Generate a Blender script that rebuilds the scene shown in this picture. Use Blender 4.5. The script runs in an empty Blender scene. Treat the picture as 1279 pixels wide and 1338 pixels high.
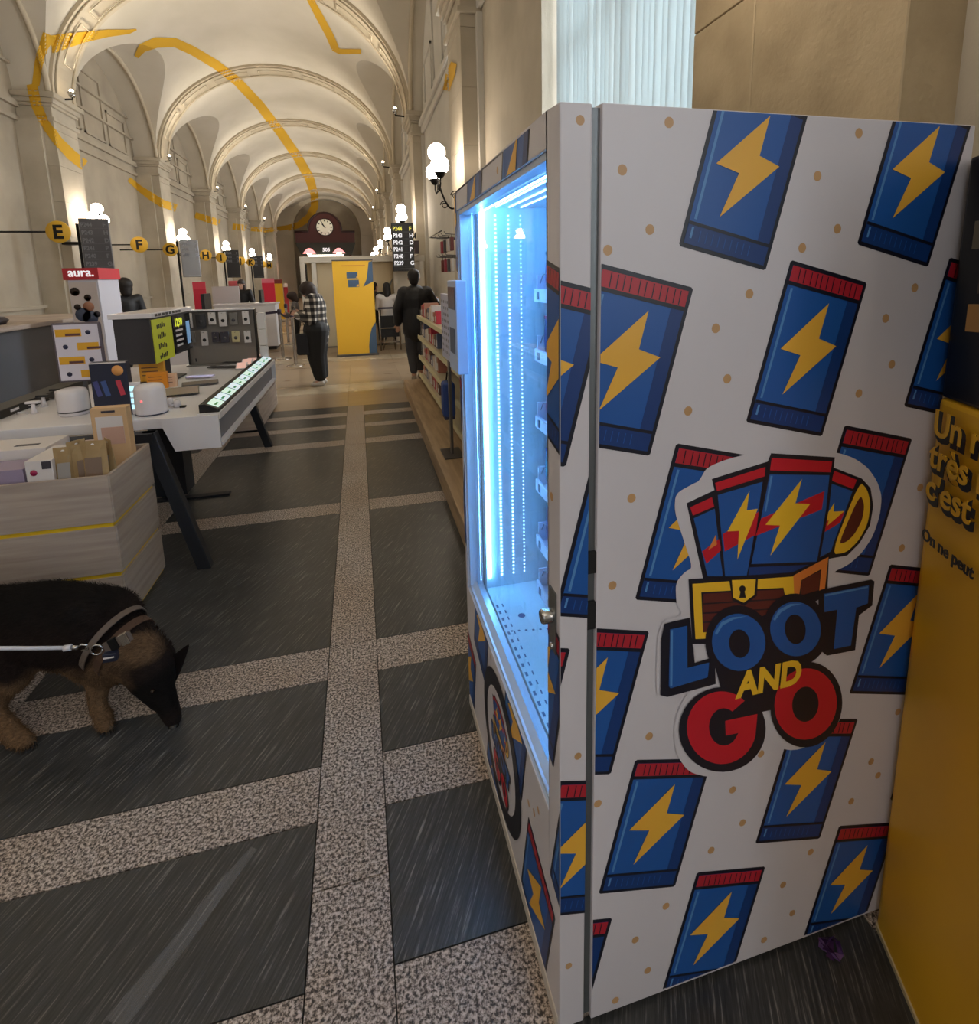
import bpy, bmesh, math, random
from mathutils import Vector, Matrix, geometry
from mathutils.bvhtree import BVHTree
random.seed(7)
sc = bpy.context.scene
COL = sc.collection
PI = math.pi
# ------------------------------------------------------------------ camera
RX = Vector((0.97089, -0.23883, -0.01815)); H = 1.6
ya, pi_, ro = -.2407, .1646, -.0219
def _rot():
    ca, sa, cb, sb, cc, s2 = math.cos(ya), math.sin(ya), math.cos(pi_), math.sin(pi_), math.cos(ro), math.sin(ro)
    yaw = Matrix(((ca, sa, 0), (-sa, ca, 0), (0, 0, 1)))
    B = Matrix(((1, 0, 0), (0, 0, -1), (0, 1, 0)))
    pit = Matrix(((1, 0, 0), (0, cb, -sb), (0, sb, cb)))
    rol = Matrix(((cc, -s2, 0), (s2, cc, 0), (0, 0, 1)))
    return rol @ pit @ B @ yaw
R = _rot()
FPX, CX, CY = 688.88, 640.0, 475.53
cam_d = bpy.data.cameras.new('camera'); cam = bpy.data.objects.new('camera', cam_d); COL.objects.link(cam)
r, u, b = R[0], -R[1], -R[2]
cam.matrix_world = Matrix(((r[0], u[0], b[0], 0), (r[1], u[1], b[1], 0), (r[2], u[2], b[2], H), (0, 0, 0, 1)))
cam_d.sensor_fit = 'HORIZONTAL'; cam_d.sensor_width = 36; cam_d.lens = FPX / 1279 * 36
cam_d.shift_y = -(669 - CY) / 1279; cam_d.shift_x = -(CX - 639.5) / 1279
cam_d.clip_start = .05; cam_d.clip_end = 200
sc.camera = cam
# ------------------------------------------------------------------ world, view
w = bpy.data.worlds.new('world'); sc.world = w; w.use_nodes = True
bg = w.node_tree.nodes['Background']; bg.inputs[0].default_value = (.80, .88, 1, 1); bg.inputs[1].default_value = 1.0
sc.view_settings.view_transform = 'Standard'; sc.view_settings.look = 'None'
sc.view_settings.gamma = 1; sc.view_settings.exposure = 0.5; sc.view_settings.use_curve_mapping = False
sc.cycles.max_bounces = 6; sc.cycles.sample_clamp_indirect = 4
def area(name, loc, rot, sx, sy, power, col):
    d = bpy.data.lights.new(name, 'AREA'); d.shape = 'RECTANGLE'; d.size = sx; d.size_y = sy; d.energy = power; d.color = col
    o = bpy.data.objects.new(name, d); o.location = loc; o.rotation_euler = rot; COL.objects.link(o); return o
def point(name, loc, power, col, rad=.12):
    d = bpy.data.lights.new(name, 'POINT'); d.energy = power; d.color = col; d.shadow_soft_size = rad
    o = bpy.data.objects.new(name, d); o.location = loc; COL.objects.link(o); return o
BAY = 6.5; P0 = 1.85; PH = .52
XL, XR = -6.3, 1.6            # faces of the pillars
WL, WR = -6.98, 1.9            # side walls
ZS = 5.75; ZC = 9.0          # spring and crown of the vault
YEND = 51.0; YBACK = -8.0
# daylight outside the tall windows of the right hand wall, one window to a bay
for n in range(-1, 7):
    area('daylight_window', (WR + .5, P0 + BAY * n + (2.2 if n < 1 else 1.38), 3.2), (0, PI / 2, 0), 3.8, 2.9 if n < 1 else 1.1, 120 if n < 1 else 240, (.94, .97, 1))
# added fill light above the bays behind the photographer, no fitting there
area('bay_fill', (-2.4, -3.0, 6.5), (0, 0, 0), 4, 4, 45, (1, .90, .78))
# one floodlight on every capital, aimed up across the vault
FLOOD = 215
def spot(name, loc, aim, power, col, ang, rad):
    d = bpy.data.lights.new(name, 'SPOT'); d.energy = power; d.color = col; d.spot_size = math.radians(ang); d.spot_blend = 1; d.shadow_soft_size = rad
    o = bpy.data.objects.new(name, d); o.location = loc; o.rotation_euler = (Vector(aim) - Vector(loc)).to_track_quat('-Z', 'Y').to_euler(); COL.objects.link(o); return o
for n in range(-1, 8):
    for x in (XL + .3, XR - .38):
        y = P0 + BAY * n - .2
        spot('vault_floodlight', (x, y, 6.02), ((XL + XR) / 2 + (x - (XL + XR) / 2) * .1, y + .6, 8.8), FLOOD, (1, .90, .74), 116, .16)
# ------------------------------------------------------------------ pixel -> point on a real plane
def ray(x, y): return R.transposed() @ Vector(((x - CX) / FPX, (y - CY) / FPX, 1))
def onZ(x, y, z): d = ray(x, y); return d * ((z - H) / d[2]) + Vector((0, 0, H))
def onX(x, y, X): d = ray(x, y); return d * (X / d[0]) + Vector((0, 0, H))
def onY(x, y, Y): d = ray(x, y); return d * (Y / d[1]) + Vector((0, 0, H))
# ------------------------------------------------------------------ materials
def lin(c): return tuple(((v / 255) / 12.92 if v / 255 <= .04045 else ((v / 255 + .055) / 1.055) ** 2.4) for v in c) + (1,)
MATS = {}
def mat(name, rgb, rough=.6, metal=0, emit=0, alpha=1, trans=0, spec=None, coat=0):
    if name in MATS: return MATS[name]
    m = bpy.data.materials.new(name); m.use_nodes = True; p = m.node_tree.nodes['Principled BSDF']
    p.inputs['Base Color'].default_value = lin(rgb); p.inputs['Roughness'].default_value = rough; p.inputs['Metallic'].default_value = metal
    if emit: p.inputs['Emission Color'].default_value = lin(rgb); p.inputs['Emission Strength'].default_value = emit
    if alpha < 1: p.inputs['Alpha'].default_value = alpha
    if trans: p.inputs['Transmission Weight'].default_value = trans
    if spec is not None: p.inputs['Specular IOR Level'].default_value = spec
    if coat: p.inputs['Coat Weight'].default_value = coat
    MATS[name] = m; return m
def nmat(name, c1, c2, rough=.6, scale=5, stretch=(1, 1, 1), rot=(0, 0, 0), detail=6, lo=.35, hi=.65, bump=0, bscale=None, c3=None, rough2=None, kind='noise', spec=None, space='Object'):
    """two or three colours mixed by stretched noise, with fine relief"""
    m = bpy.data.materials.new(name); m.use_nodes = True; nt = m.node_tree; p = nt.nodes['Principled BSDF']
    tc = nt.nodes.new('ShaderNodeTexCoord'); geo = nt.nodes.new('ShaderNodeNewGeometry'); mp = nt.nodes.new('ShaderNodeMapping')
    mp.inputs['Scale'].default_value = stretch; mp.inputs['Rotation'].default_value = rot
    nt.links.new(geo.outputs['Position'], mp.inputs[0])
    if kind == 'voronoi':
        n = nt.nodes.new('ShaderNodeTexVoronoi'); n.inputs['Scale'].default_value = scale; fac = n.outputs['Color']
        sep = nt.nodes.new('ShaderNodeSeparateColor'); nt.links.new(fac, sep.inputs[0]); fac = sep.outputs[0]
    else:
        n = nt.nodes.new('ShaderNodeTexNoise'); n.inputs['Scale'].default_value = scale; n.inputs['Detail'].default_value = detail; fac = n.outputs[0]
    nt.links.new(mp.outputs[0], n.inputs[0])
    cr = nt.nodes.new('ShaderNodeValToRGB'); e = cr.color_ramp.elements
    e[0].position = lo; e[0].color = lin(c1); e[1].position = hi; e[1].color = lin(c2)
    if c3: k = e.new((lo + hi) / 2); k.color = lin(c3)
    nt.links.new(fac, cr.inputs[0]); nt.links.new(cr.outputs[0], p.inputs['Base Color'])
    p.inputs['Roughness'].default_value = rough
    if spec is not None: p.inputs['Specular IOR Level'].default_value = spec
    if rough2 is not None:
        mr = nt.nodes.new('ShaderNodeMapRange'); nt.links.new(fac, mr.inputs[0]); mr.inputs[3].default_value = rough; mr.inputs[4].default_value = rough2
        nt.links.new(mr.outputs[0], p.inputs['Roughness'])
    if bump:
        bn = nt.nodes.new('ShaderNodeBump'); bn.inputs['Strength'].default_value = bump; bn.inputs['Distance'].default_value = .01
        src = fac
        if bscale:
            n2 = nt.nodes.new('ShaderNodeTexNoise'); n2.inputs['Scale'].default_value = bscale; nt.links.new(mp.outputs[0], n2.inputs[0]); src = n2.outputs[0]
        nt.links.new(src, bn.inputs['Height']); nt.links.new(bn.outputs[0], p.inputs['Normal'])
    MATS[name] = m; return m
plaster = nmat('vault_plaster', (202, 194, 178), (214, 206, 192), .85, .6, bump=.05, bscale=30)
stone = nmat('pillar_stone', (176, 166, 148), (198, 188, 170), .75, 1.2, bump=.12, bscale=60)
stone_tan = nmat('tan_limestone', (160, 142, 112), (184, 166, 134), .7, 3.0, bump=.3, bscale=45)
wallp = nmat('wall_render', (160, 149, 132), (180, 169, 150), .8, .8, bump=.05, bscale=20)
wallw = nmat('white_wall_render', (196, 192, 184), (214, 210, 202), .8, .8)
# floor stones
def granite_mat():
    m = bpy.data.materials.new('speckled_granite'); m.use_nodes = True; nt = m.node_tree; p = nt.nodes['Principled BSDF']
    geo = nt.nodes.new('ShaderNodeNewGeometry')
    n1 = nt.nodes.new('ShaderNodeTexNoise'); n1.inputs['Scale'].default_value = 120; n1.inputs['Detail'].default_value = 3; n1.inputs['Roughness'].default_value = .7
    n2 = nt.nodes.new('ShaderNodeTexNoise'); n2.inputs['Scale'].default_value = 2.2; n2.inputs['Detail'].default_value = 3
    for n in (n1, n2): nt.links.new(geo.outputs['Position'], n.inputs[0])
    cr = nt.nodes.new('ShaderNodeValToRGB'); e = cr.color_ramp.elements
    e[0].position = .40; e[0].color = lin((52, 46, 44)); e[1].position = .62; e[1].color = lin((216, 206, 200))
    k = e.new(.46); k.color = lin((112, 102, 96)); k = e.new(.53); k.color = lin((176, 165, 158))
    nt.links.new(n1.outputs[0], cr.inputs[0])
    mx = nt.nodes.new('ShaderNodeMix'); mx.data_type = 'RGBA'; mx.blend_type = 'MULTIPLY'; mx.inputs[0].default_value = .5
    c2 = nt.nodes.new('ShaderNodeValToRGB'); c2.color_ramp.elements[0].position = .3; c2.color_ramp.elements[0].color = lin((214, 190, 160)); c2.color_ramp.elements[1].position = .7; c2.color_ramp.elements[1].color = (1, 1, 1, 1)
    nt.links.new(n2.outputs[0], c2.inputs[0]); nt.links.new(cr.outputs[0], mx.inputs[6]); nt.links.new(c2.outputs[0], mx.inputs[7])
    nt.links.new(mx.outputs[2], p.inputs['Base Color']); p.inputs['Roughness'].default_value = .42
    return m
granite = granite_mat()
def slate_mat():
    m = bpy.data.materials.new('streaked_slate'); m.use_nodes = True; nt = m.node_tree; p = nt.nodes['Principled BSDF']
    geo = nt.nodes.new('ShaderNodeNewGeometry'); mp = nt.nodes.new('ShaderNodeMapping'); mp.vector_type = 'TEXTURE'; mp.inputs['Rotation'].default_value = (0, 0, math.radians(60)); mp.inputs['Scale'].default_value = (.22, .011, 1)
    # one long and one short family of polishing scratches
    n1 = nt.nodes.new('ShaderNodeTexNoise'); n1.inputs['Scale'].default_value = 1.6; n1.inputs['Detail'].default_value = 6; n1.inputs['Roughness'].default_value = .65
    n2 = nt.nodes.new('ShaderNodeTexNoise'); n2.inputs['Scale'].default_value = 1.3; n2.inputs['Detail'].default_value = 4
    nt.links.new(geo.outputs['Position'], mp.inputs[0]); nt.links.new(mp.outputs[0], n1.inputs[0]); nt.links.new(geo.outputs['Position'], n2.inputs[0])
    cr = nt.nodes.new('ShaderNodeValToRGB'); e = cr.color_ramp.elements
    e[0].position = .40; e[0].color = lin((46, 48, 50)); e[1].position = .74; e[1].color = lin((150, 148, 146)); k = e.new(.56); k.color = lin((66, 67, 68))
    nt.links.new(n1.outputs[0], cr.inputs[0])
    mx = nt.nodes.new('ShaderNodeMix'); mx.data_type = 'RGBA'; mx.blend_type = 'MULTIPLY'; mx.inputs[0].default_value = .6
    c2 = nt.nodes.new('ShaderNodeValToRGB'); c2.color_ramp.elements[0].position = .35; c2.color_ramp.elements[0].color = lin((200, 195, 185)); c2.color_ramp.elements[1].position = .65; c2.color_ramp.elements[1].color = (1, 1, 1, 1)
    nt.links.new(n2.outputs[0], c2.inputs[0]); nt.links.new(cr.outputs[0], mx.inputs[6]); nt.links.new(c2.outputs[0], mx.inputs[7])
    nt.links.new(mx.outputs[2], p.inputs['Base Color'])
    mr = nt.nodes.new('ShaderNodeMapRange'); nt.links.new(n1.outputs[0], mr.inputs[0]); mr.inputs[3].default_value = .24; mr.inputs[4].default_value = .46
    nt.links.new(mr.outputs[0], p.inputs['Roughness']); return m
slate = slate_mat()
farstone = nmat('warm_polished_stone', (136, 116, 92), (152, 132, 106), .25, 1.2, stretch=(.6, 2.5, 1), rough2=.32)
farstone2 = nmat('pale_polished_stone', (150, 134, 110), (180, 164, 138), .22, 2, rough2=.3)
joint = mat('floor_joint', (40, 38, 36), .9)
# ------------------------------------------------------------------ object helpers
def props(o, label=None, cat=None, group=None, kind=None):
    if label: o['label'] = label
    if cat: o['category'] = cat
    if group: o['group'] = group
    if kind: o['kind'] = kind
    return o
def wloc(p):
    v = Vector((0, 0, 0))
    while p is not None: v = v + p.location; p = p.parent
    return v
def thing(name, loc, label, cat, group=None):
    o = bpy.data.objects.new(name, None); o.empty_display_size = .05; o.location = loc; COL.objects.link(o)
    return props(o, label, cat, group)
class MB:
    """collects world space geometry, builds it as one mesh object"""
    def __init__(s): s.v = []; s.f = []; s.m = []; s.sm = []; s.cur = 0
    def add(s, vs, fs, smooth=False):
        n = len(s.v); s.v += [Vector(v) for v in vs]; s.f += [tuple(i + n for i in f) for f in fs]; s.m += [s.cur] * len(fs); s.sm += [smooth] * len(fs); return s
    def box(s, a, c, rot=None, piv=None):
        x0, y0, z0 = [min(a[i], c[i]) for i in range(3)]; x1, y1, z1 = [max(a[i], c[i]) for i in range(3)]
        vs = [Vector(p) for p in ((x0, y0, z0), (x1, y0, z0), (x1, y1, z0), (x0, y1, z0), (x0, y0, z1), (x1, y0, z1), (x1, y1, z1), (x0, y1, z1))]
        if rot is not None:
            pv = Vector(piv) if piv else Vector(((x0 + x1) / 2, (y0 + y1) / 2, z0)); vs = [rot @ (p - pv) + pv for p in vs]
        return s.add(vs, [(0, 3, 2, 1), (4, 5, 6, 7), (0, 1, 5, 4), (1, 2, 6, 5), (2, 3, 7, 6), (3, 0, 4, 7)])
    def prism(s, poly, vec, smooth=False):
        n = len(poly); P = [Vector(p) for p in poly]; Q = [p + Vector(vec) for p in P]
        nrm = Vector((0, 0, 0))
        for i in range(n): nrm += P[i].cross(P[(i + 1) % n])
        if nrm.dot(Vector(vec)) > 0: P, Q = P[::-1], Q[::-1]
        s.add(P + Q, [tuple(range(n)), tuple(range(2 * n - 1, n - 1, -1))]); s.add(P + Q, [(i, i + n, (i + 1) % n + n, (i + 1) % n) for i in range(n)], smooth); return s
    def tube(s, pts, r, n=8, caps=True):
        pts = [Vector(p) for p in pts]; rr = r if isinstance(r, (list, tuple)) else [r] * len(pts); base = len(s.v); vs = []; up = None
        for i, p in enumerate(pts):
            t = (pts[min(i + 1, len(pts) - 1)] - pts[max(i - 1, 0)]).normalized()
            if up is None: up = t.orthogonal().normalized()
            else:
                up = up - t * up.dot(t); up = up.normalized() if up.length > 1e-6 else t.orthogonal().normalized()
            sd = t.cross(up)
            vs += [p + (up * math.cos(2 * PI * k / n) + sd * math.sin(2 * PI * k / n)) * rr[i] for k in range(n)]
        fs = [(i * n + k, i * n + (k + 1) % n, (i + 1) * n + (k + 1) % n, (i + 1) * n + k) for i in range(len(pts) - 1) for k in range(n)]
        s.add(vs, fs, True)
        if caps: s.add(vs[:n], [tuple(range(n - 1, -1, -1))]); s.add(vs[-n:], [tuple(range(n))])
        return s
    def lathe(s, c, prof, n=20, axis=Vector((0, 0, 1)), smooth=True):
        c = Vector(c); ax = Vector(axis).normalized(); a = ax.orthogonal().normalized(); b2 = ax.cross(a)
        vs = [c + ax * h + (a * math.cos(2 * PI * k / n) + b2 * math.sin(2 * PI * k / n)) * max(r, 1e-4) for r, h in prof for k in range(n)]
        fs = [(i * n + k, i * n + (k + 1) % n, (i + 1) * n + (k + 1) % n, (i + 1) * n + k) for i in range(len(prof) - 1) for k in range(n)]
        return s.add(vs, fs, smooth)
    def sphere(s, c, r, n=16, sc=(1, 1, 1)):
        m = n // 2; c = Vector(c); vs = [c + Vector((math.sin(PI * i / m) * math.cos(2 * PI * k / n) * sc[0], math.sin(PI * i / m) * math.sin(2 * PI * k / n) * sc[1], -math.cos(PI * i / m) * sc[2])) * r for i in range(m + 1) for k in range(n)]
        return s.add(vs, [(i * n + k, i * n + (k + 1) % n, (i + 1) * n + (k + 1) % n, (i + 1) * n + k) for i in range(m) for k in range(n)], True)
    def quad(s, a, b2, c, d): return s.add([a, b2, c, d], [(0, 1, 2, 3)])
    def build(s, name, mats, parent=None, bevel=0, origin=None, seg=2):
        if not isinstance(mats, (list, tuple)): mats = [mats]
        if parent is not None: off = wloc(parent)
        elif origin is not None: off = Vector(origin)
        else:
            xs = [v.x for v in s.v]; ys = [v.y for v in s.v]; zs = [v.z for v in s.v]; off = Vector(((min(xs) + max(xs)) / 2, (min(ys) + max(ys)) / 2, min(zs)))
        me = bpy.data.meshes.new(name); me.from_pydata([v - off for v in s.v], [], s.f)
        for mm in mats: me.materials.append(mm)
        me.polygons.foreach_set('material_index', s.m); me.polygons.foreach_set('use_smooth', s.sm)
        me.validate(); me.update()
        bm = bmesh.new(); bm.from_mesh(me); bmesh.ops.remove_doubles(bm, verts=bm.verts, dist=1e-5); bmesh.ops.recalc_face_normals(bm, faces=bm.faces) if len(bm.faces) < 20000 else None; bm.to_mesh(me); bm.free()
        o = bpy.data.objects.new(name, me); COL.objects.link(o)
        if parent is not None: o.parent = parent
        else: o.location = off
        if bevel:
            bv = o.modifiers.new('bevel', 'BEVEL'); bv.width = bevel; bv.segments = seg; bv.limit_method = 'ANGLE'; bv.angle_limit = math.radians(40)
        return o
def copy_tree(o, parent=None):
    c = o.copy(); COL.objects.link(c)
    if parent is not None: c.parent = parent
    for ch in list(o.children): copy_tree(ch, c)
    return c
def rz(a): return Matrix.Rotation(a, 3, 'Z')
def poly_mesh(name, loops, to3d, off, mt, parent):
    """flat printed shape: loops (outer + holes) in plane coordinates"""
    vs = [[Vector((p[0], p[1], 0)) for p in l] for l in loops]
    tris = geometry.tessellate_polygon(vs); flat = [p for l in vs for p in l]
    mb = MB(); mb.add([to3d(p.x, p.y, off) for p in flat], [tuple(t) for t in tris]); return mb.build(name, mt, parent)
_fonts = {}
def text(s, size, origin, xd, yd, mt, name, parent, bold=0, ext=.0006, align='LEFT', sx=1, shear=0, res=3):
    cu = bpy.data.curves.new('t', 'FONT'); cu.body = s; cu.size = size; cu.offset = bold; cu.extrude = ext; cu.align_x = align; cu.shear = shear; cu.resolution_u = res
    t = bpy.data.objects.new('t', cu); COL.objects.link(t); bpy.context.view_layer.update()
    me = bpy.data.meshes.new_from_object(t.evaluated_get(bpy.context.evaluated_depsgraph_get())); bpy.data.objects.remove(t); bpy.data.curves.remove(cu)
    xd = Vector(xd).normalized() * sx; yd = Vector(yd).normalized(); zd = Vector(xd).normalized().cross(yd)
    off = wloc(parent) if parent else Vector((0, 0, 0)); o3 = Vector(origin) - off
    me.transform(Matrix(((xd.x, yd.x, zd.x, o3.x), (xd.y, yd.y, zd.y, o3.y), (xd.z, yd.z, zd.z, o3.z), (0, 0, 0, 1))))
    me.materials.clear(); me.materials.append(mt); o = bpy.data.objects.new(name, me); COL.objects.link(o)
    if parent: o.parent = parent
    return o
def cone_blob(segs, voxel, smooth_n=6, n=14):
    """union of round cones (p0, p1, r0, r1[, flat axis, factor]) remeshed to one skin"""
    mb = MB()
    for sg in segs:
        p0, p1, r0, r1 = Vector(sg[0]), Vector(sg[1]), sg[2], sg[3]
        ax = p1 - p0; L = ax.length
        if L < 1e-5: ax = Vector((0, 0, 1)); L = 1e-5
        ax.normalize(); prof = []
        for k in range(6): a = -PI / 2 + PI / 2 * k / 5; prof.append((r0 * math.cos(a), r0 * math.sin(a)))
        for k in range(6): a = PI / 2 * k / 5; prof.append((r1 * math.cos(a), L + r1 * math.sin(a)))
        st = len(mb.v); mb.lathe(p0, prof, n, ax)
        if len(sg) > 4 and sg[4] is not None:
            fa = Vector(sg[4]).normalized(); k = sg[5]
            for i in range(st, len(mb.v)):
                v = mb.v[i]; t = max(0, min(1, (v - p0).dot(ax) / L)); c = p0 + ax * (t * L); d = v - c; mb.v[i] = c + d + fa * (d.dot(fa) * (k - 1))
    me = bpy.data.meshes.new('b'); me.from_pydata(mb.v, [], mb.f); o = bpy.data.objects.new('b', me); COL.objects.link(o)
    bm = bmesh.new(); bm.from_mesh(me); bmesh.ops.remove_doubles(bm, verts=bm.verts, dist=1e-5); bmesh.ops.recalc_face_normals(bm, faces=bm.faces); bm.to_mesh(me); bm.free()
    rm = o.modifiers.new('r', 'REMESH'); rm.mode = 'VOXEL'; rm.voxel_size = voxel; rm.use_smooth_shade = True
    sm = o.modifiers.new('s', 'SMOOTH'); sm.factor = .5; sm.iterations = smooth_n
    out = bpy.data.meshes.new_from_object(o.evaluated_get(bpy.context.evaluated_depsgraph_get())); bpy.data.objects.remove(o); bpy.data.meshes.remove(me); return out
def skin_obj(name, segs, voxel, mt, parent, smooth_n=6, colour=None, xf=None):
    if xf is not None: segs = [(xf @ Vector(s[0]), xf @ Vector(s[1]), s[2], s[3]) + ((xf.to_3x3() @ Vector(s[4]), s[5]) if len(s) > 4 and s[4] is not None else ()) for s in segs]
    me = cone_blob(segs, voxel, smooth_n); off = wloc(parent) if parent else Vector((0, 0, 0)); me.transform(Matrix.Translation(-off)); me.name = name
    me.materials.clear(); me.materials.append(mt)
    if colour:
        at = me.color_attributes.new('coat', 'FLOAT_COLOR', 'POINT')
        for i, v in enumerate(me.vertices): at.data[i].color = colour(v.co + off, v.normal)
    o = bpy.data.objects.new(name, me); COL.objects.link(o)
    if parent: o.parent = parent
    return o
# ================================================================== THE SETTING
# ---- floor: granite bands and slate panels, each stone a part
fl = MB().box((WL - .5, YBACK - 6, -.06), (WR + .5, YEND + 3, -.008)).build('floor', joint); props(fl, kind='structure')
def slab(name, x0, x1, y0, y1, mt, g=.0018, dz=0):
    return MB().box((x0 + g, y0 + g, -.03), (x1 - g, y1 - g, dz)).build(name, mt, fl)
LX = [(-.213 + 1.348 * k, -.012 + 1.348 * k) for k in range(-5, 2)]
CYS = [(-5.2, -5.0), (-4.0, -3.8), (-2.75, -2.55), (-1.3, -1.1), (-.55, -.35), (.30, .46), (.835, 1.03), (1.425, 1.615), (2.01, 2.21), (3.6, 3.785), (5.17, 5.355), (5.78, 5.94), (6.32, 6.5)]
FARY = 6.82
JY = [-5.2, -4.1, -3, -2, -1.1, -.3, .5, 1.235, 2.21, 2.9, 3.6, 4.4, 5.17, 6.0, FARY]
for k, (a, c) in enumerate(LX):
    c = min(c, WR)
    for i in range(len(JY) - 1): slab('granite_slab', a, c, JY[i], JY[i + 1], granite)
edges = [(WL, LX[0][0])] + [(LX[i][1], LX[i + 1][0]) for i in range(len(LX) - 1)] + [(LX[-1][1], WR)]
for (a, c) in edges:
    if c - a < .05: continue
    prev = CYS[0][0]
    for (y0, y1) in CYS:
        if y0 > prev: slab('slate_slab', a, c, prev, y0, slate)
        slab('granite_slab', a, c, y0, y1, granite); prev = y1
    slab('slate_slab', a, c, prev, FARY, slate)
yy = FARY; k = 0
while yy < 24:
    hgt = .62 if k % 2 else .9
    for i, (a, c) in enumerate(((WL, -5.1), (-5.1, -3.4), (-3.4, -1.56), (-1.56, -.21), (-.21, .6), (.6, WR))):
        slab('polished_slab', a, c, yy, yy + hgt, farstone2 if k % 4 == 1 else farstone, .0012)
    yy += hgt; k += 1
slab('polished_slab', WL, WR, yy, YEND + .5, farstone)
slab('slate_slab', WL, WR, YBACK - 3, JY[0], slate)
streak_m = mat('streak_pale', (168, 168, 170), .7, alpha=.2); q_ = [(332, 1108, 4), (290, 1160, 7), (225, 1245, 10), (150, 1338, 13)]; P_ = []  # pale translucent streak across the near slate, widening toward the camera
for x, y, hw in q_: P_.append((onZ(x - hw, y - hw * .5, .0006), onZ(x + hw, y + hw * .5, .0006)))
mb_ = MB(); mb_.add([v for p in P_ for v in p], [(2 * i, 2 * i + 1, 2 * i + 3, 2 * i + 2) for i in range(3)]); mb_.build('pale_streak', streak_m, fl)
# ---- vault: main barrel crossed by a lunette barrel in every bay
XC = (XL + XR) / 2; HW = (XR - XL) / 2; HC = 2.35; HB = BAY / 2 - PH
def zmain(x): t = (x - XC) / HW; return ZS + (ZC - ZS) * math.sqrt(max(0, 1 - t * t))
def zcross(d): t = d / HB; return ZS + HC * math.sqrt(max(0, 1 - t * t))
NJ = 20
js = [HB * math.cos(PI / 2 * j / NJ) for j in range(NJ + 1)]      # distance from bay centre, pier edge -> centre
def xof(z): return HW * math.sqrt(max(0, 1 - ((z - ZS) / (ZC - ZS)) ** 2))
def bay_vault(y0, name):
    """one bay between pillar centres y0 and y0 + BAY"""
    mb = MB(); yc = y0 + BAY / 2
    ys = [y0] + [yc - d for d in js] + [yc + d for d in js[::-1][1:]] + [y0 + BAY]
    xg = [xof(zcross(d)) for d in js]                                # groin positions, HW -> xg[-1]
    xt = xg[-1]; extra = [xt * (1 - i / 14) for i in range(1, 15)]
    half = xg + extra                                                # distances from the axis
    xs = [('L', None)] + [('M', XC - h) for h in half] + [('M', XC + h) for h in half[::-1][1:]] + [('R', None)]
    vs = []; idx = {}
    for i, (k, x) in enumerate(xs):
        xx = WL - .1 if k == 'L' else WR + .1 if k == 'R' else x
        for j, y in enumerate(ys):
            d = abs(y - yc); zc_ = zcross(d) if d < HB else ZS
            z = zc_ if k in 'LR' else max(zmain(xx), zc_)
            if j in (0, len(ys) - 1) and k == 'M': z = zmain(xx)
            vs.append((xx, y, z))
    nj = len(ys); fs = []
    for i in range(len(xs) - 1):
        for j in range(nj - 1):
            a, b2, c, d = i * nj + j, (i + 1) * nj + j, (i + 1) * nj + j + 1, i * nj + j + 1
            left = i < len(xs) // 2; low = j < nj // 2
            if left == low: fs += [(a, d, b2), (b2, d, c)] if False else [(a, c, b2), (a, d, c)]
            else: fs += [(a, d, b2), (b2, d, c)]
    mb.add(vs, fs, False)
    return mb, ys
vault_mb = MB()
for n in range(-2, 8):
    m2, _ = bay_vault(P0 + BAY * n, 'bay'); vault_mb.add(m2.v, m2.f, False)
VTOP = YEND
ceil = vault_mb.build('ceiling', plaster, origin=(0, 0, 0)); props(ceil, kind='structure')
for p in ceil.data.polygons: p.use_smooth = True
ceil.data.set_sharp_from_angle(angle=math.radians(22))
# ribs: a flat transverse band with raised mouldings over every pair of pillars, and a bead along each lunette arch
rib_m = nmat('rib_plaster', (188, 175, 152), (202, 190, 168), .8, 1)
def arc(y, dz, n=40, inset=0):
    return [(XC - (HW - inset) * math.cos(PI * i / n), y, ZS + (ZC - ZS - dz) * math.sin(PI * i / n)) for i in range(n + 1)]
def band(y0, y1, drop, thick, name, mt, parent, n=44):
    A, B_ = arc(y0, drop, n, drop), arc(y1, drop, n, drop); A2, B2 = arc(y0, drop - thick, n, drop - thick), arc(y1, drop - thick, n, drop - thick)
    mb = MB(); m = n + 1; mb.add(A + B_ + B2 + A2, [])
    base = 0; fs = []
    for i in range(n):
        fs += [(i, i + 1, m + i + 1, m + i), (m + i, m + i + 1, 2 * m + i + 1, 2 * m + i), (3 * m + i, 3 * m + i + 1, i + 1, i)]
    mb.f = fs; mb.m = [0] * len(fs); mb.sm = [False] * len(fs)
    return mb.build(name, mt, parent)
def lun_bead(side, yc, off, rr, parent, z1=0):
    x = XL + off if side < 0 else XR - off; n = 26
    pts = [(x, yc - (HB - .02) * math.cos(PI * i / n), ZS + (HC - .02) * math.sin(PI * i / n)) for i in range(n + 1)]
    # follow the groin just under the surface where the vault has come in over the arch plane
    MB().tube(pts, rr, 5).build('lunette_moulding', rib_m, parent)
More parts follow.
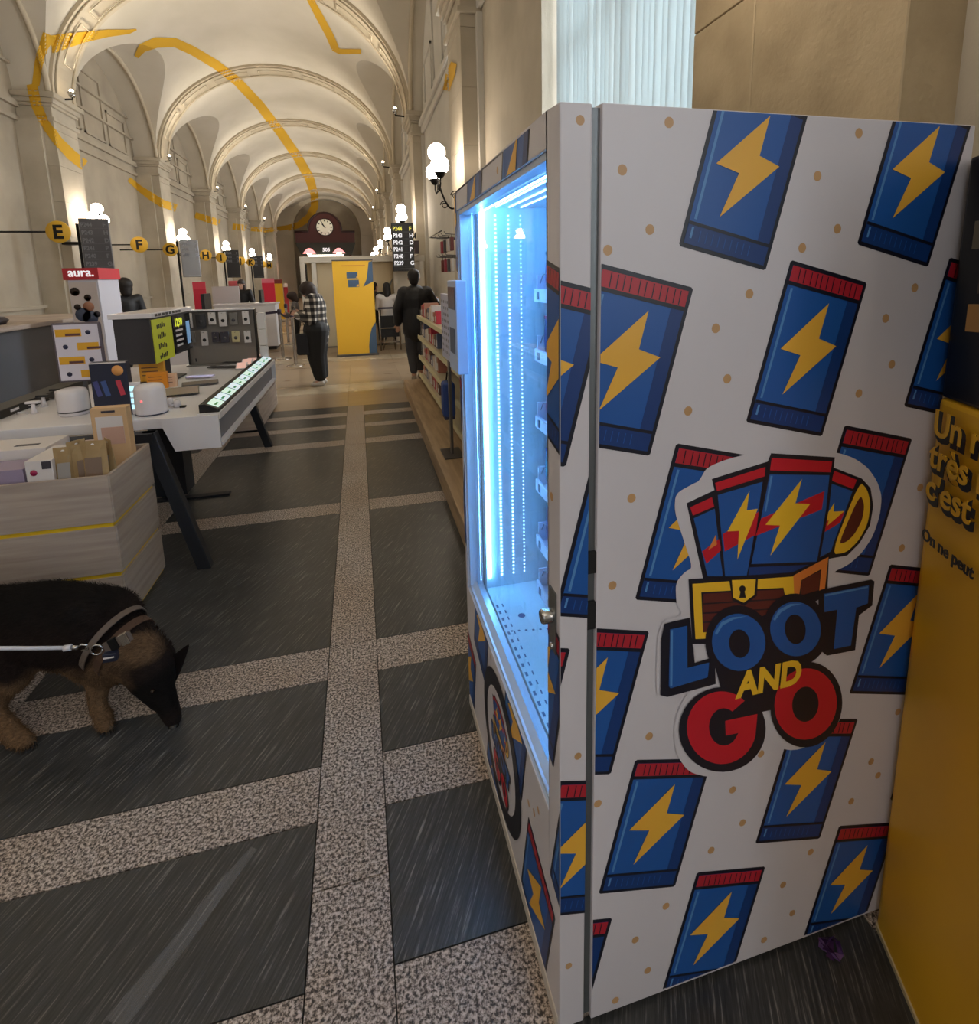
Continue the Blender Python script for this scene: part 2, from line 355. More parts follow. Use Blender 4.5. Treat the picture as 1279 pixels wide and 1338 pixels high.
for n in range(-1, 8):
    yc = P0 + BAY * n
    band(yc - PH + .02, yc + PH - .02, .07, .09, 'rib_band', rib_m, ceil)
    for s in (-1, 1): band(yc + s * .36 - .05, yc + s * .36 + .05, .11, .03, 'rib_moulding', rib_m, ceil)
    # recessed panels between the mouldings read as thin raised frames
    for k in range(7):
        a0 = PI * (k + .5 + .12) / 8; a1 = PI * (k + 1.5 - .12) / 8
        mb = MB()
        for s in (-1, 1):
            pts = [(XC - (HW - .12) * math.cos(a0 + (a1 - a0) * i / 6), yc + s * .2, ZS + (ZC - ZS - .12) * math.sin(a0 + (a1 - a0) * i / 6)) for i in range(7)]; mb.tube(pts, .014, 4)
        for a in (a0, a1): mb.tube([(XC - (HW - .12) * math.cos(a), yc - .2, ZS + (ZC - ZS - .12) * math.sin(a)), (XC - (HW - .12) * math.cos(a), yc + .2, ZS + (ZC - ZS - .12) * math.sin(a))], .014, 4)
        mb.build('rib_panel', rib_m, ceil)
for n in range(-1, 7):
    for s in (-1, 1): lun_bead(s, P0 + BAY * (n + .5), 0, .06, ceil)
# ---- side walls
def wall_with_openings(name, x0, x1, y0, y1, z0, z1, ops, mt):
    o = bpy.data.objects.new(name, None); COL.objects.link(o); props(o, kind='structure')
    return o
def bay_wall(x0, x1, ya_, yb_, z1, op, mt, parent, name='wall_panel'):
    mb = MB()
    if op:
        oy0, oy1, oz0, oz1 = op
        mb.box((x0, ya_, 0), (x1, oy0, z1)); mb.box((x0, oy1, 0), (x1, yb_, z1)); mb.box((x0, oy0, 0), (x1, oy1, oz0)); mb.box((x0, oy0, oz1), (x1, oy1, z1))
    else: mb.box((x0, ya_, 0), (x1, yb_, z1))
    return mb.build(name, mt, parent)
wr = props(bpy.data.objects.new('wall_right', None), kind='structure'); COL.objects.link(wr)
wl = props(bpy.data.objects.new('wall_left', None), kind='structure'); COL.objects.link(wl)
ZT = ZS + HC + .2
for n in range(-1, 8):
    ya_, yb_ = P0 + BAY * n, P0 + BAY * (n + 1)
    if yb_ > YEND + 3: break
    wy0, wy1 = ya_ + .8, ya_ + (3.47 if n < 1 else 1.95)
    bay_wall(WR, WR + .35, ya_, yb_, ZT, (wy0, wy1, 1.2, 4.95), wallw if n > 0 else stone, wr)
    MB().box((WR - .07, wy0 - 0, 5.25), (WR, yb_ - PH, 5.42)).build('cornice', wallw, wr, .02)
    MB().box((WR - .13, ya_ + PH, 5.42), (WR, yb_ - PH, 5.55)).build('cornice', wallw, wr, .02)
    bay_wall(WL - .3, WL, ya_, yb_, ZT, None, wallp, wl)
    for z, hh in ((5.15, .1), (5.45, .14), (1.1, .08), (6.3, .06), (6.9, .06)): MB().box((WL, ya_ + PH, z), (WL + .08, yb_ - PH, z + hh)).build('cornice', wallp, wl)
    yc = (ya_ + yb_) / 2
    # raised panel frames of the lunettes
    for x, s, mt, pa in ((WL, 1, wallp, wl), (WR, -1, wallw, wr)):
        for dy in (-1.5, 0, 1.5):
            f = MB(); zt = 7.4 if dy == 0 else 6.7; w2 = .6
            for (p, q) in (((yc + dy - w2, 5.75), (yc + dy - w2, zt)), ((yc + dy + w2, 5.75), (yc + dy + w2, zt)), ((yc + dy - w2, 5.75), (yc + dy + w2, 5.75)), ((yc + dy - w2, zt), (yc + dy + w2, zt))):
                f.box((x, p[0] - .03, p[1] - .03), (x + s * .04, q[0] + .03, q[1] + .03))
            f.build('panel_frame', mt, pa)
# window joinery and vertical blinds
glass = mat('window_glass', (200, 215, 220), .05, trans=1, alpha=.25)
framem = mat('window_frame_paint', (120, 122, 118), .5)
blindm = bpy.data.materials.new('blind_fabric'); blindm.use_nodes = True; nt = blindm.node_tree; p = nt.nodes['Principled BSDF']; p.inputs['Base Color'].default_value = lin((226, 230, 228)); p.inputs['Roughness'].default_value = .8
tr = nt.nodes.new('ShaderNodeBsdfTranslucent'); tr.inputs[0].default_value = lin((214, 226, 230)); mx = nt.nodes.new('ShaderNodeMixShader'); mx.inputs[0].default_value = .42
nt.links.new(p.outputs[0], mx.inputs[1]); nt.links.new(tr.outputs[0], mx.inputs[2]); nt.links.new(mx.outputs[0], nt.nodes['Material Output'].inputs[0])
for n in range(-1, 7):
    ya_ = P0 + BAY * n; y0, y1 = ya_ + .8, ya_ + (3.47 if n < 1 else 1.95)
    wn = props(bpy.data.objects.new('window_%d' % (n + 2), None), kind='structure'); COL.objects.link(wn); wn.location = (WR + .3, (y0 + y1) / 2, 1.2)
    f = MB(); xg0, xg1 = WR + .27, WR + .32
    for y in (y0, (y0 + y1) / 2 - .03, y1 - .06): f.box((xg0, y, 1.2), (xg1, y + .06, 4.95))
    for z in (1.2, 2.4, 3.65, 4.89): f.box((xg0, y0, z), (xg1, y1, z + .06))
    f.build('window_frame', framem, wn)
    MB().box((WR + .29, y0, 1.2), (WR + .3, y1, 4.95)).build('pane', glass, wn)
    if n == 0:
        MB().box((WR + .12, y0, 4.86), (WR + .2, y1, 4.95)).build('head_rail', mat('rail_white', (220, 222, 222), .4), wn)
        k = 0; y = y0 + .05
        while y < y1 - .02:
            a = math.radians(118 + random.uniform(-22, 22)); d = Vector((math.cos(a) * .043, math.sin(a) * .043, 0)); c = Vector((WR + .16, y, 0)); e = Vector((-math.sin(a), math.cos(a), 0)) * .0012
            mb = MB(); q = [c - d - e, c + d - e, c + d + e, c - d + e]; mb.prism([(v.x, v.y, 1.25) for v in q], (0, 0, 3.62)); mb.build('slat', blindm, wn); y += .082; k += 1
    elif n < 0:
        mb = MB(); y = y0 + .05
        while y < y1:
            mb.box((WR + .12, y - .035, 1.25), (WR + .125, y + .035, 4.9), rz(.5)); y += .085
        props(mb.build('blind_slats', blindm, wn), kind='stuff')
# ---- pillars: coursed stone pilasters with capitals
def pillar(side, n):
    yc = P0 + BAY * n; x = XL if side < 0 else XR; xw = WL if side < 0 else WR
    o = bpy.data.objects.new('pillar', None); o.location = (x, yc, 0); COL.objects.link(o); props(o, kind='structure')
    near = side > 0 and n == 0; mt = stone_tan if near else stone
    z = 0; k = 0; heights = [.35] + [.78] * 6
    while z < 5.2:
        hgt = min(heights[min(k, 6)], 5.2 - z); g = .004; ex = .05 if k == 0 else 0
        split = [(-PH, PH)] if k % 2 == 0 or not near else [(-PH, .12), (.12, PH)]
        for (a, c) in split:
            MB().box((x - side * ex, yc + a - (ex if a == -PH else -g * .5), z + g), (xw, yc + c + (ex if c == PH else -g * .5), z + hgt)).build('stone_block', mt, o, .004, seg=1)
        z += hgt; k += 1
    MB().box((x + side * .012, yc - PH + .012, 0), (xw, yc + PH - .012, 5.2)).build('core', mt, o)
    for (z0, z1, e) in ((5.2, 5.28, .05), (5.28, 5.5, .0), (5.5, 5.56, .05), (5.56, 5.66, .09), (5.66, ZS + .02, .15)):
        MB().box((x - side * e, yc - PH - e, z0), (xw, yc + PH + e, z1)).build('capital', mt, o, .015)
    # narrow half pilaster standing back beside the shaft
    MB().box((x + side * .22, yc - PH - .1, 0), (xw, yc + PH + .1, 5.2)).build('half_pilaster', wallw if side > 0 and n > 0 else stone, o)
    return o
pillars = []
for n in range(-1, 8):
    for s in (-1, 1): pillars.append(pillar(s, n))
props(MB().box((WL - .3, -11.6, 0), (WR + .35, -11.3, 9.4)).build('wall_front', stone), kind='structure')
# ---- end wall with the arched recess
we = MB(); ye = P0 + BAY * 7.6; YE = ye
RAD = 2.95; na = 24; cz = 5.9
ring = [(XC - RAD * math.cos(PI * i / na), cz + RAD * .98 * math.sin(PI * i / na)) for i in range(na + 1)]
outer = [(XC - 6 * math.cos(PI * i / na), cz + 5 * math.sin(PI * i / na)) for i in range(na + 1)]
we.add([(a, ye, c) for a, c in ring] + [(a, ye, c) for a, c in outer] + [(a, ye + .8, c) for a, c in ring], [(i, i + 1, na + 2 + i, na + 1 + i) for i in range(na)] + [(i, i + 1, 2 * (na + 1) + i + 1, 2 * (na + 1) + i) for i in range(na)])
we.box((XC - 6, ye, 0), (XC - RAD, ye + .8, cz)); we.box((XC + RAD, ye, 0), (XC + 6, ye + .8, cz))
we = props(we.build('wall_back', plaster), kind='structure')
MB().box((XC - RAD - .1, ye + .8, 0), (XC + RAD + .1, ye + 1, 9.2)).build('recess_wall', wallp, we)
for s in (-1, 1): MB().box((XC + s * (RAD + .05), ye - .12, 5.6), (XC + s * (HW + .1), ye, 5.85)).build('cornice', plaster, we)
# ================================================================== VENDING MACHINE
white_vinyl = nmat('white_vinyl_wrap', (205, 201, 207), (211, 207, 213), .38, 2.0, bump=.01, bscale=3)
grey_metal = mat('grey_steel', (112, 116, 118), .4, .6); dark_rubber = mat('black_rubber', (22, 22, 24), .6); chrome = mat('chrome', (190, 190, 190), .2, 1)
alu = mat('door_inner_frame', (190, 205, 225), .35, .3)
liner = mat('cabinet_liner', (186, 226, 246), .45)
YF, XF = .821, .322
vm = thing('vending_machine', (.75, 1.28, 0), 'tall white vending machine wrapped in blue lightning packets, standing at the right', 'vending machine')
mb = MB()
mb.box((.394, YF, .012), (1.18, .86, 1.868)); mb.box((.394, 1.715, .012), (1.18, 1.745, 1.868)); mb.box((1.14, .86, .012), (1.18, 1.715, 1.868)); mb.box((.394, .86, 1.835), (1.14, 1.715, 1.868)); mb.box((.394, .86, .012), (1.14, 1.715, .5))
mb.build('body', white_vinyl, vm, .002)
MB().box((.37, .835, .03), (.4, 1.735, 1.85)).box((.37, .88, .52), (.4, 1.70, 1.80)) if False else None
mb = MB()
for (a, c) in (((.376, .829, .02), (.396, .86, 1.862)), ((.376, 1.7, .02), (.396, 1.735, 1.862)), ((.376, .86, 1.83), (.396, 1.7, 1.862)), ((.376, .86, .02), (.396, 1.7, .49))): mb.box(a, c)
mb.build('door_gasket', grey_metal, vm)
mb = MB(); O0, O1, O2, O3 = .88, 1.715, .497, 1.808
mb.box((XF, YF, .015), (.378, O0, 1.866)); mb.box((XF, O1, .015), (.378, 1.745, 1.866)); mb.box((XF, O0, O3), (.378, O1, 1.866)); mb.box((XF, O0, .015), (.378, O1, O2))
door = mb.build('door', white_vinyl, vm, .003)
mb = MB(); e = .014
mb.box((XF + .006, O0, O2), (.376, O0 + e, O3)); mb.box((XF + .006, O1 - e, O2), (.376, O1, O3)); mb.box((XF + .006, O0, O3 - e), (.376, O1, O3)); mb.box((XF + .006, O0, O2), (.376, O1, O2 + e))
mb.build('window_rim', alu, door, .002)
mb = MB(); mb.box((.352, O0 + e, O2 + e), (.3545, O1 - e, O3 - e)); mb.build('glass_pane', mat('clear_glass', (225, 238, 255), .02, trans=1, alpha=.18), door)
# bevelled ledge below and above the window
MB().prism([(XF + .002, O0, O2 + .002), (.35, O0, O2 + .002), (.35, O0, O2 + .03)], (0, O1 - O0, 0)).build('sill', alu, door)
# interior
mb = MB(); mb.box((.38, .862, .5), (1.138, .872, 1.83)); mb.box((.38, 1.662, .5), (1.138, 1.712, 1.83)); mb.box((1.125, .872, .5), (1.138, 1.662, 1.83)); mb.box((.38, .872, 1.815), (1.125, 1.662, 1.83)); mb.box((.38, .872, .5), (1.125, 1.662, .515))
mb.build('liner', liner, vm)
ledw = mat('led_white_blue', (120, 196, 255), .5, emit=36); led_refl = mat('led_reflection', (160, 205, 255), .5, emit=3.5)
mb = MB(); mb.box((.387, 1.654, .555), (.394, 1.661, 1.805)); mb.build('led_strip', ledw, vm)
mb = MB(); mb.box((.384, .88, 1.800), (.396, 1.65, 1.812)); mb.build('led_strip', ledw, vm)
mb = MB(); mb.box((.384, .873, .555), (.396, .880, 1.805)); mb.build('led_strip', ledw, vm)
for i, x in enumerate((.435, .478, .518)):  # glowing dots and lines put in as reflections of the led strips
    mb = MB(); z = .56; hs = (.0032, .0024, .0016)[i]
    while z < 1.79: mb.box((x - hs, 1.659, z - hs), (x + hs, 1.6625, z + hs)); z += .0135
    props(mb.build('led_reflection_dots', led_refl, vm), kind='stuff')
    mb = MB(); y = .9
    MB().box((x - .002, .9, 1.811), (x + .002, 1.65, 1.8155)).build('led_reflection_line', led_refl, vm)
holes = MB()
for k in range(9): holes.lathe((.40 + .022 * k, 1.42 - .004 * k, .5153), [(0, .0004), (.0045, .0004)], 8)
holes.lathe((.452, 1.484, .5153), [(0, .0004), (.012, .0004)], 12)
for k in range(18): holes.box((.385, .95 + .035 * k, .5155), (.392, .965 + .035 * k, .5158)); holes.box((.405, .95 + .035 * k, .5155), (.409, .965 + .035 * k, .5158))
props(holes.build('drain_holes', mat('hole_shadow', (58, 84, 130), .7), vm), kind='stuff')
traym = mat('tray_plastic', (190, 212, 240), .4); tagm = mat('tag_grey', (70, 84, 110), .5)
coil = mat('coil_wire', (150, 160, 175), .3, .8)
pcol = [mat('foil_indigo', (60, 70, 150), .3, .3), mat('foil_teal', (60, 140, 160), .3, .3), mat('foil_magenta', (170, 60, 110), .3, .3), mat('foil_navy', (36, 48, 110), .3, .3)]
TZ = [1.53, 1.34, 1.12, .90, .70, .53]
names = ['top', 'second', 'third', 'fourth', 'fifth', 'lowest']
for i, z in enumerate(TZ):
    mb = MB(); mb.box((.55, .9, z), (1.1, 1.6, z + .006)); tr_ = mb.build('tray', traym, vm)
    mb = MB(); mb.box((.542, .9, z - .012), (.55, 1.6, z + .028)); mb.box((.55, 1.594, z), (1.1, 1.6, z + .07)); mb.box((.55, .9, z), (1.1, .906, z + .07)); mb.build('tray_front', traym, tr_, .001)
    for k in range(7):
        y = 1.56 - .1 * k
        MB().box((.5395, y - .008, z - .004), (.5422, y + .008, z + .02)).build('price_tag', tagm, tr_)
        pts = [(.56 + .004 * t, y + .032 * math.cos(t * .9), z + .045 + .032 * math.sin(t * .9)) for t in range(0, 40)]
        MB().tube(pts, .0016, 4).build('spiral', coil, tr_)
        MB().box((.55, y - .052, z + .006), (1.0, y - .0495, z + .05)).build('divider', traym, tr_)
packproto = None
for i, z in enumerate(TZ):
    for k in range(2):
        y = 1.56 - .1 * k; x = .575 + random.uniform(0, .01); h_ = .115 if z < 1.5 else .125
        c = MB(); nn = 8; prof = []
        for j in range(nn + 1): t = j / nn; prof.append((t * h_, .004 + .010 * math.sin(PI * t)))
        w_ = .034
        vs = []; 
        for hh, tt in prof:
            for (dx, dy) in ((-tt, 0), (-tt * .6, w_ * .6), (0, w_), (tt * .6, w_ * .6), (tt, 0), (tt * .6, -w_ * .6), (0, -w_), (-tt * .6, -w_ * .6)): vs.append((x + dx, y + dy, z + .0075 + hh))
        c.add(vs, [(a * 8 + q, a * 8 + (q + 1) % 8, (a + 1) * 8 + (q + 1) % 8, (a + 1) * 8 + q) for a in range(nn) for q in range(8)], True); c.add(vs[:8], [tuple(range(8))]); c.add(vs[-8:], [tuple(range(8))])
        o = c.build('card_pack', pcol[(i * 3 + k) % 4])
        props(o, '%s foil pack in the %s vending tray, %s' % (['indigo', 'teal', 'magenta', 'navy'][(i * 3 + k) % 4], names[i], ['nearest the light strips', 'second from the light strips'][k]), 'card pack', 'card packs in the vending machine trays')
        cr = MB(); cr.box((x - .002, y - w_, z + .0075 + h_), (x + .002, y + w_, z + .0175 + h_)); cr.build('crimp', pcol[(i + k + 1) % 4], o)
# payment unit, lock, hinges
mb = MB(); mb.box((.287, 1.585, 1.30), (XF, 1.735, 1.59)); pu = mb.build('payment_unit', mat('pale_blue_plastic', (170, 190, 225), .35), vm, .004)
MB().box((.285, 1.60, 1.5), (.2872, 1.72, 1.57)).build('payment_screen', mat('dark_screen', (30, 40, 70), .2), pu)
MB().box((.285, 1.62, 1.36), (.2872, 1.70, 1.44)).build('keypad', tagm, pu)
lp = MB().box((XF - .003, .835, .895), (XF + .001, .868, 1.02)).build('lock_plate', grey_metal, vm)
MB().lathe((XF - .002, .855, .965), [(0, .022), (.012, .022), (.014, .018), (.014, 0)], 16, (-1, 0, 0)).build('lock_barrel', chrome, lp)
MB().lathe((XF - .002, .850, .905), [(0, .006), (.006, .006), (.006, 0)], 12, (-1, 0, 0)).build('bolt', chrome, lp)
for z0, z1 in ((1.058, 1.10), (.945, 1.0)): MB().box((.377, .822, z0), (.396, .835, z1)).build('hinge', dark_rubber, vm)
MB().box((XF + .004, .84, 0), (.40, 1.73, .016)).box((.42, .86, 0), (1.16, 1.72, .013)).build('plinth', dark_rubber, vm)
MB().box((XF - .003, .83, .0), (XF + .002, 1.745, .035)).build('kick_strip', mat('kick_strip_white', (200, 192, 184), .5), vm, .001)
# ---------------- printed wrap
INK = mat('print_navy_ink', (20, 22, 38), .38); BLUE = mat('print_blue', (28, 86, 162), .38); BLUE2 = mat('print_deep_blue', (18, 56, 118), .38); HIL = mat('print_light_blue', (84, 138, 196), .38)
RED = mat('print_red', (196, 26, 46), .38); RED2 = mat('print_dark_red', (120, 16, 32), .38); YEL = mat('print_amber', (232, 176, 62), .38); DOT = mat('print_tan', (190, 150, 104), .4)
RED_P = mat('print_packet_red', (176, 34, 50), .38)
GOLD = mat('print_gold', (240, 190, 50), .38); ORG = mat('print_orange', (222, 128, 60), .38); BRN = mat('print_brown', (92, 38, 36), .38); WHT = white_vinyl
def clip(poly, x0, x1, z0, z1):
    def cut(P, f, ip):
        out = []
        for i in range(len(P)):
            a, c = P[i], P[(i + 1) % len(P)]; fa, fc = f(a), f(c)
            if fa >= 0: out.append(a)
            if (fa >= 0) != (fc >= 0): t = fa / (fa - fc); out.append((a[0] + (c[0] - a[0]) * t, a[1] + (c[1] - a[1]) * t))
        return out
    for f in ((lambda p: p[0] - x0), (lambda p: x1 - p[0]), (lambda p: p[1] - z0), (lambda p: z1 - p[1])):
        poly = cut(poly, f, None)
        if len(poly) < 3: return None
    return poly
def face_y(x, z, off): return (x, YF - off, z)
def face_x(u_, z, off): return (XF - off, -u_, z)
PW, PHT, TA = .173, .297, math.radians(-14.2)
ux, uz = math.cos(TA), math.sin(TA)
rnd = random.Random(3)
BOLT = [(.50, .06), (.06, .52), (.40, .50), (.30, .86), (.97, .34), (.62, .35), (.50, .06)]
BOLT = [(.60, .17), (.14, .52), (.42, .53), (.33, .80), (.86, .42), (.60, .40)]
def packet(tl, win, to3d, parent, bolt=True):
    def L(p, q): return (tl[0] + ux * p * PW + uz * q * PHT, tl[1] + uz * p * PW - ux * q * PHT)
    layers = {}
    def put(poly, mt, off):
        c = clip([L(*p) for p in poly], *win)
        if not c: return
        layers.setdefault(off, (mt, MB()))[1].add([to3d(x, z, off) for x, z in [(v.x, v.y) for v in [Vector(q) for q in c]]], [])
        mbx = layers[off][1]; n = len(c); base = len(mbx.v) - n
        tris = geometry.tessellate_polygon([[Vector((q[0], q[1], 0)) for q in c]])
        for t in tris: mbx.f.append(tuple(base + i for i in t)); mbx.m.append(0); mbx.sm.append(False)
    put([(-.035, -.01), (-.01, -.022), (1.01, -.022), (1.035, -.01), (1.035, 1.008), (1.01, 1.02), (-.01, 1.02), (-.035, 1.008)], INK, .0004)
    put([(.01, .005), (.99, .005), (.99, .995), (.01, .995)], BLUE, .0007)
    put([(.84, .12), (.99, .12), (.99, .995), (.84, .995)], BLUE2, .0010)
    put([(.01, .865), (.99, .865), (.99, .885), (.01, .885)], INK, .0013)
    put([(.01, .885), (.99, .885), (.99, .995), (.01, .995)], BLUE2, .0011)
    put([(-.0, .10), (1.0, .10), (1.0, .125), (0, .125)], INK, .00131)
    put([(.01, .005), (.99, .005), (.99, .10), (.01, .10)], RED_P, .0012)
    put([(.055, .14), (.085, .14), (.085, .85), (.055, .85)], HIL, .0014)
    put([(.055, .895), (.08, .895), (.08, .96), (.055, .96)], HIL, .00141)
    for k in range(11):
        a = .10 + .08 * k + rnd.uniform(-.012, .012); put([(a, .012), (a + .012, .012), (a + .02, .095), (a + .008, .095)], INK, .0015)
    for k in range(9):
        a = .16 + .075 * k; put([(a, .905), (a + .01, .905), (a + .012, .97), (a + .002, .97)], BLUE, .00151)
    if bolt: put(BOLT, YEL, .0016)
    out = None
    for off in sorted(layers):
        mt, mbx = layers[off]
        o = mbx.build('packet_print' if off == .0004 else 'ink_layer', mt, parent if out is None else out)
        if out is None: out = o
body_win = (.396, 1.178, .02, 1.866)
def lattice(x0, z0, win, to3d, parent, ex=()):
    for k in range(-1, 8):
        for m in range(-8, 9):
            x = x0 - .223 * k + .38 * m; z = z0 - .327 * k
            if x + .18 < win[0] or x - .08 > win[1] or z < win[2] or z - .34 > win[3]: continue
            if (k, m) in ex: continue
            packet((x, z), win, to3d, parent, not (win is body_win and (k, m) == (2, 2)))
DOTS = [(874, 160), (1122, 174), (813, 222), (849, 300), (794, 327), (1068, 230), (1094, 299), (1048, 324), (979, 384), (935, 429), (950, 495), (899, 537), (1195, 376), (1157, 416), (1165, 476), (1122, 514), (825, 651), (800, 765), (1255, 320), (1202, 637), (1178, 716), (1214, 684), (848, 962), (994, 985), (1138, 995), (1173, 930), (781, 1050), (929, 1111), (870, 1184), (830, 1228), (846, 1268), (804, 1307), (957, 1032), (970, 1075), (1059, 1113), (1112, 1047), (1023, 1156), (1035, 1193), (998, 1228), (1095, 1200), (1147, 1013)]
def disc(x, z, rr, n=14): return [(x + rr * math.cos(2 * PI * i / n), z + rr * 1.05 * math.sin(2 * PI * i / n)) for i in range(n)]
lattice(.62, 1.937, body_win, face_y, vm, ((0, -1),))
for p in DOTS:
    v = onY(p[0], p[1], YF)
    if .4 < v.x < 1.17 and .03 < v.z < 1.86: poly_mesh('dot_print', [disc(v.x, v.z, .0085)], face_y, .0002, DOT, vm)
door_win = (XF + .002, .377, .02, 1.864)
lattice(.62 - .163, 1.937 - .003, door_win, face_y, door)
for p in ((758, 157), (755, 988), (743, 1262), (735, 1190)):
    v = onY(p[0], p[1], YF)
    if XF + .008 < v.x < .37: poly_mesh('dot_print', [disc(v.x, v.z, .0075)], face_y, .0002, DOT, door)
front_wins = [(-O0, -YF, .04, 1.864), (-O1, -O0, .04, O2), (-O1, -O0, O3, 1.864), (-1.745, -O1, .04, 1.864)]
for wn_ in front_wins: lattice(-1.018 + .223 * 5 - (.085 if wn_[2] == O3 else 0), .313 + .327 * 5, wn_, face_x, door)
for (y, z) in ((.85, 1.5), (.86, 1.2), (1.2, 1.835), (.95, .42), (.98, .38), (1.62, .36), (1.38, .47), (.90, .15), (1.02, .36), (.85, .72)): poly_mesh('dot_print', [disc(-y, z, .008)], face_x, .0002, DOT, door)
# ---------------- logo: layers of flat print, traced in the plane of the side panel
def P1(x, y): v = onY(820 + x / 2.7865, 560 + y / 2.7865, YF); return (v.x, v.z)
def ell(cx, cy, rx, ry, rot=0, n=36):
    c, s_ = math.cos(rot), math.sin(rot)
    return [(cx + rx * math.cos(a) * c - ry * math.sin(a) * s_, cy + rx * math.cos(a) * s_ + ry * math.sin(a) * c) for a in [2 * PI * i / n for i in range(n)]]
LOGO = []
def lg(name, mt, off, *loops): LOGO.append((name, mt, off, loops))
lg('logo_outline_print', WHT, .0020, [(172, 235), (235, 200), (258, 190), (285, 140), (365, 108), (505, 75), (640, 72), (755, 85), (820, 105), (870, 140), (905, 190), (922, 245), (915, 315), (890, 390), (850, 450), (800, 495), (745, 520), (760, 545), (895, 530), (908, 560), (895, 650), (858, 690), (842, 805), (795, 835), (797, 900), (792, 1000), (760, 1080), (700, 1140), (600, 1172), (530, 1155), (505, 1130), (470, 1190), (400, 1250), (300, 1268), (220, 1248), (172, 1180), (165, 1080), (190, 1000), (225, 950), (118, 988), (100, 960), (108, 700), (200, 675), (175, 640), (172, 560), (205, 520), (235, 505), (200, 400), (168, 300)])
# chest and cards
lg('card_print', INK, .0024, [(212, 270), (314, 222), (345, 300), (360, 545), (272, 545)])
lg('card_print', INK, .0029, [(303, 182), (508, 118), (500, 300), (435, 545), (343, 545), (325, 270)])
lg('card_print', INK, .0034, [(745, 140), (848, 180), (880, 215), (890, 280), (878, 350), (840, 415), (795, 460), (740, 470), (690, 480), (690, 300)])
lg('card_print', INK, .0039, [(518, 88), (750, 103), (728, 290), (690, 500), (600, 545), (430, 545), (450, 470), (505, 120)])
lg('card_blue', BLUE, .0026, [(238, 325), (314, 290), (335, 470), (344, 535), (288, 535)])
lg('card_red', RED, .0027, [(225, 285), (304, 248), (312, 282), (235, 315)])
lg('card_red', RED, .0027, [(268, 445), (330, 400), (338, 440), (284, 490)])
lg('card_bolt', ORG, .0028, [(290, 440), (318, 385), (322, 420)])
lg('card_blue', BLUE, .0031, [(325, 240), (488, 192), (472, 300), (430, 535), (352, 535)])
lg('card_red', RED, .0032, [(315, 196), (498, 138), (495, 172), (322, 226)])
lg('card_red', RED, .0032, [(343, 382), (474, 300), (462, 385), (350, 445)])
lg('card_bolt', GOLD, .0033, [(440, 225), (360, 372), (402, 370), (396, 475), (470, 290), (430, 296)])
lg('card_blue', BLUE, .0036, [(736, 198), (814, 226), (735, 445), (692, 468)])
lg('card_red', RED, .0037, [(748, 152), (830, 185), (816, 218), (738, 188)])
lg('card_red', RED, .0037, [(702, 335), (785, 300), (770, 340), (695, 385)])
lg('card_bolt', GOLD, .0038, [(748, 268), (705, 335), (728, 332), (722, 352), (785, 298), (745, 300)])
lg('chest_lid', GOLD, .0036, [(840, 190), (868, 220), (880, 270), (870, 345), (835, 408), (790, 450), (735, 456)], [(842, 235), (858, 275), (850, 330), (820, 385), (790, 412), (762, 418)][::-1])
lg('chest_lid', BRN, .00355, [(842, 235), (858, 275), (850, 330), (820, 385), (790, 412), (762, 418)])
lg('card_blue', BLUE, .0041, [(513, 165), (730, 168), (718, 290), (684, 482), (446, 490), (480, 330)])
lg('card_blue', BLUE2, .0041, [(440, 502), (680, 492), (660, 512), (600, 532), (434, 538)])
lg('card_red', RED, .0042, [(520, 105), (740, 118), (734, 157), (514, 150)])
lg('card_red', RED, .0042, [(482, 325), (712, 225), (702, 292), (462, 388)])
lg('card_shine', HIL, .0042, [(516, 170), (524, 170), (500, 300), (494, 300)])
lg('card_bolt', GOLD, .0043, [(630, 182), (497, 348), (550, 350), (515, 460), (660, 272), (606, 270)])
lg('chest_print', INK, .0045, [(218, 545), (595, 520), (728, 460), (722, 600), (640, 650), (300, 780), (232, 780)])
lg('chest_wood', BRN, .0047, [(272, 598), (562, 582), (570, 640), (440, 700), (300, 738), (270, 740)])
lg('chest_wood', BRN, .0047, [(630, 548), (698, 514), (690, 585), (625, 605)])
for y in (628, 662, 695): lg('chest_plank_line', INK, .0048, [(272, y + 4), (565, y - 14), (565, y - 9), (272, y + 9)])
lg('chest_frame', GOLD, .0049, [(232, 562), (600, 535), (608, 612), (572, 622), (562, 576), (264, 592), (270, 738), (298, 736), (295, 760), (243, 762)])
lg('chest_frame', ORG, .0050, [(598, 532), (726, 464), (712, 586), (692, 588), (700, 508), (628, 548), (618, 612), (602, 614)])
lg('lock_print', INK, .0052, [(364, 540), (470, 536), (466, 605), (420, 642), (376, 622)])
lg('lock_print', GOLD, .0054, [(375, 548), (462, 545), (456, 602), (418, 630), (380, 612)], disc(413, 580, 12)[::-1])
lg('keyhole_print', INK, .0056, [(407, 585), (420, 585), (426, 612), (401, 613)])
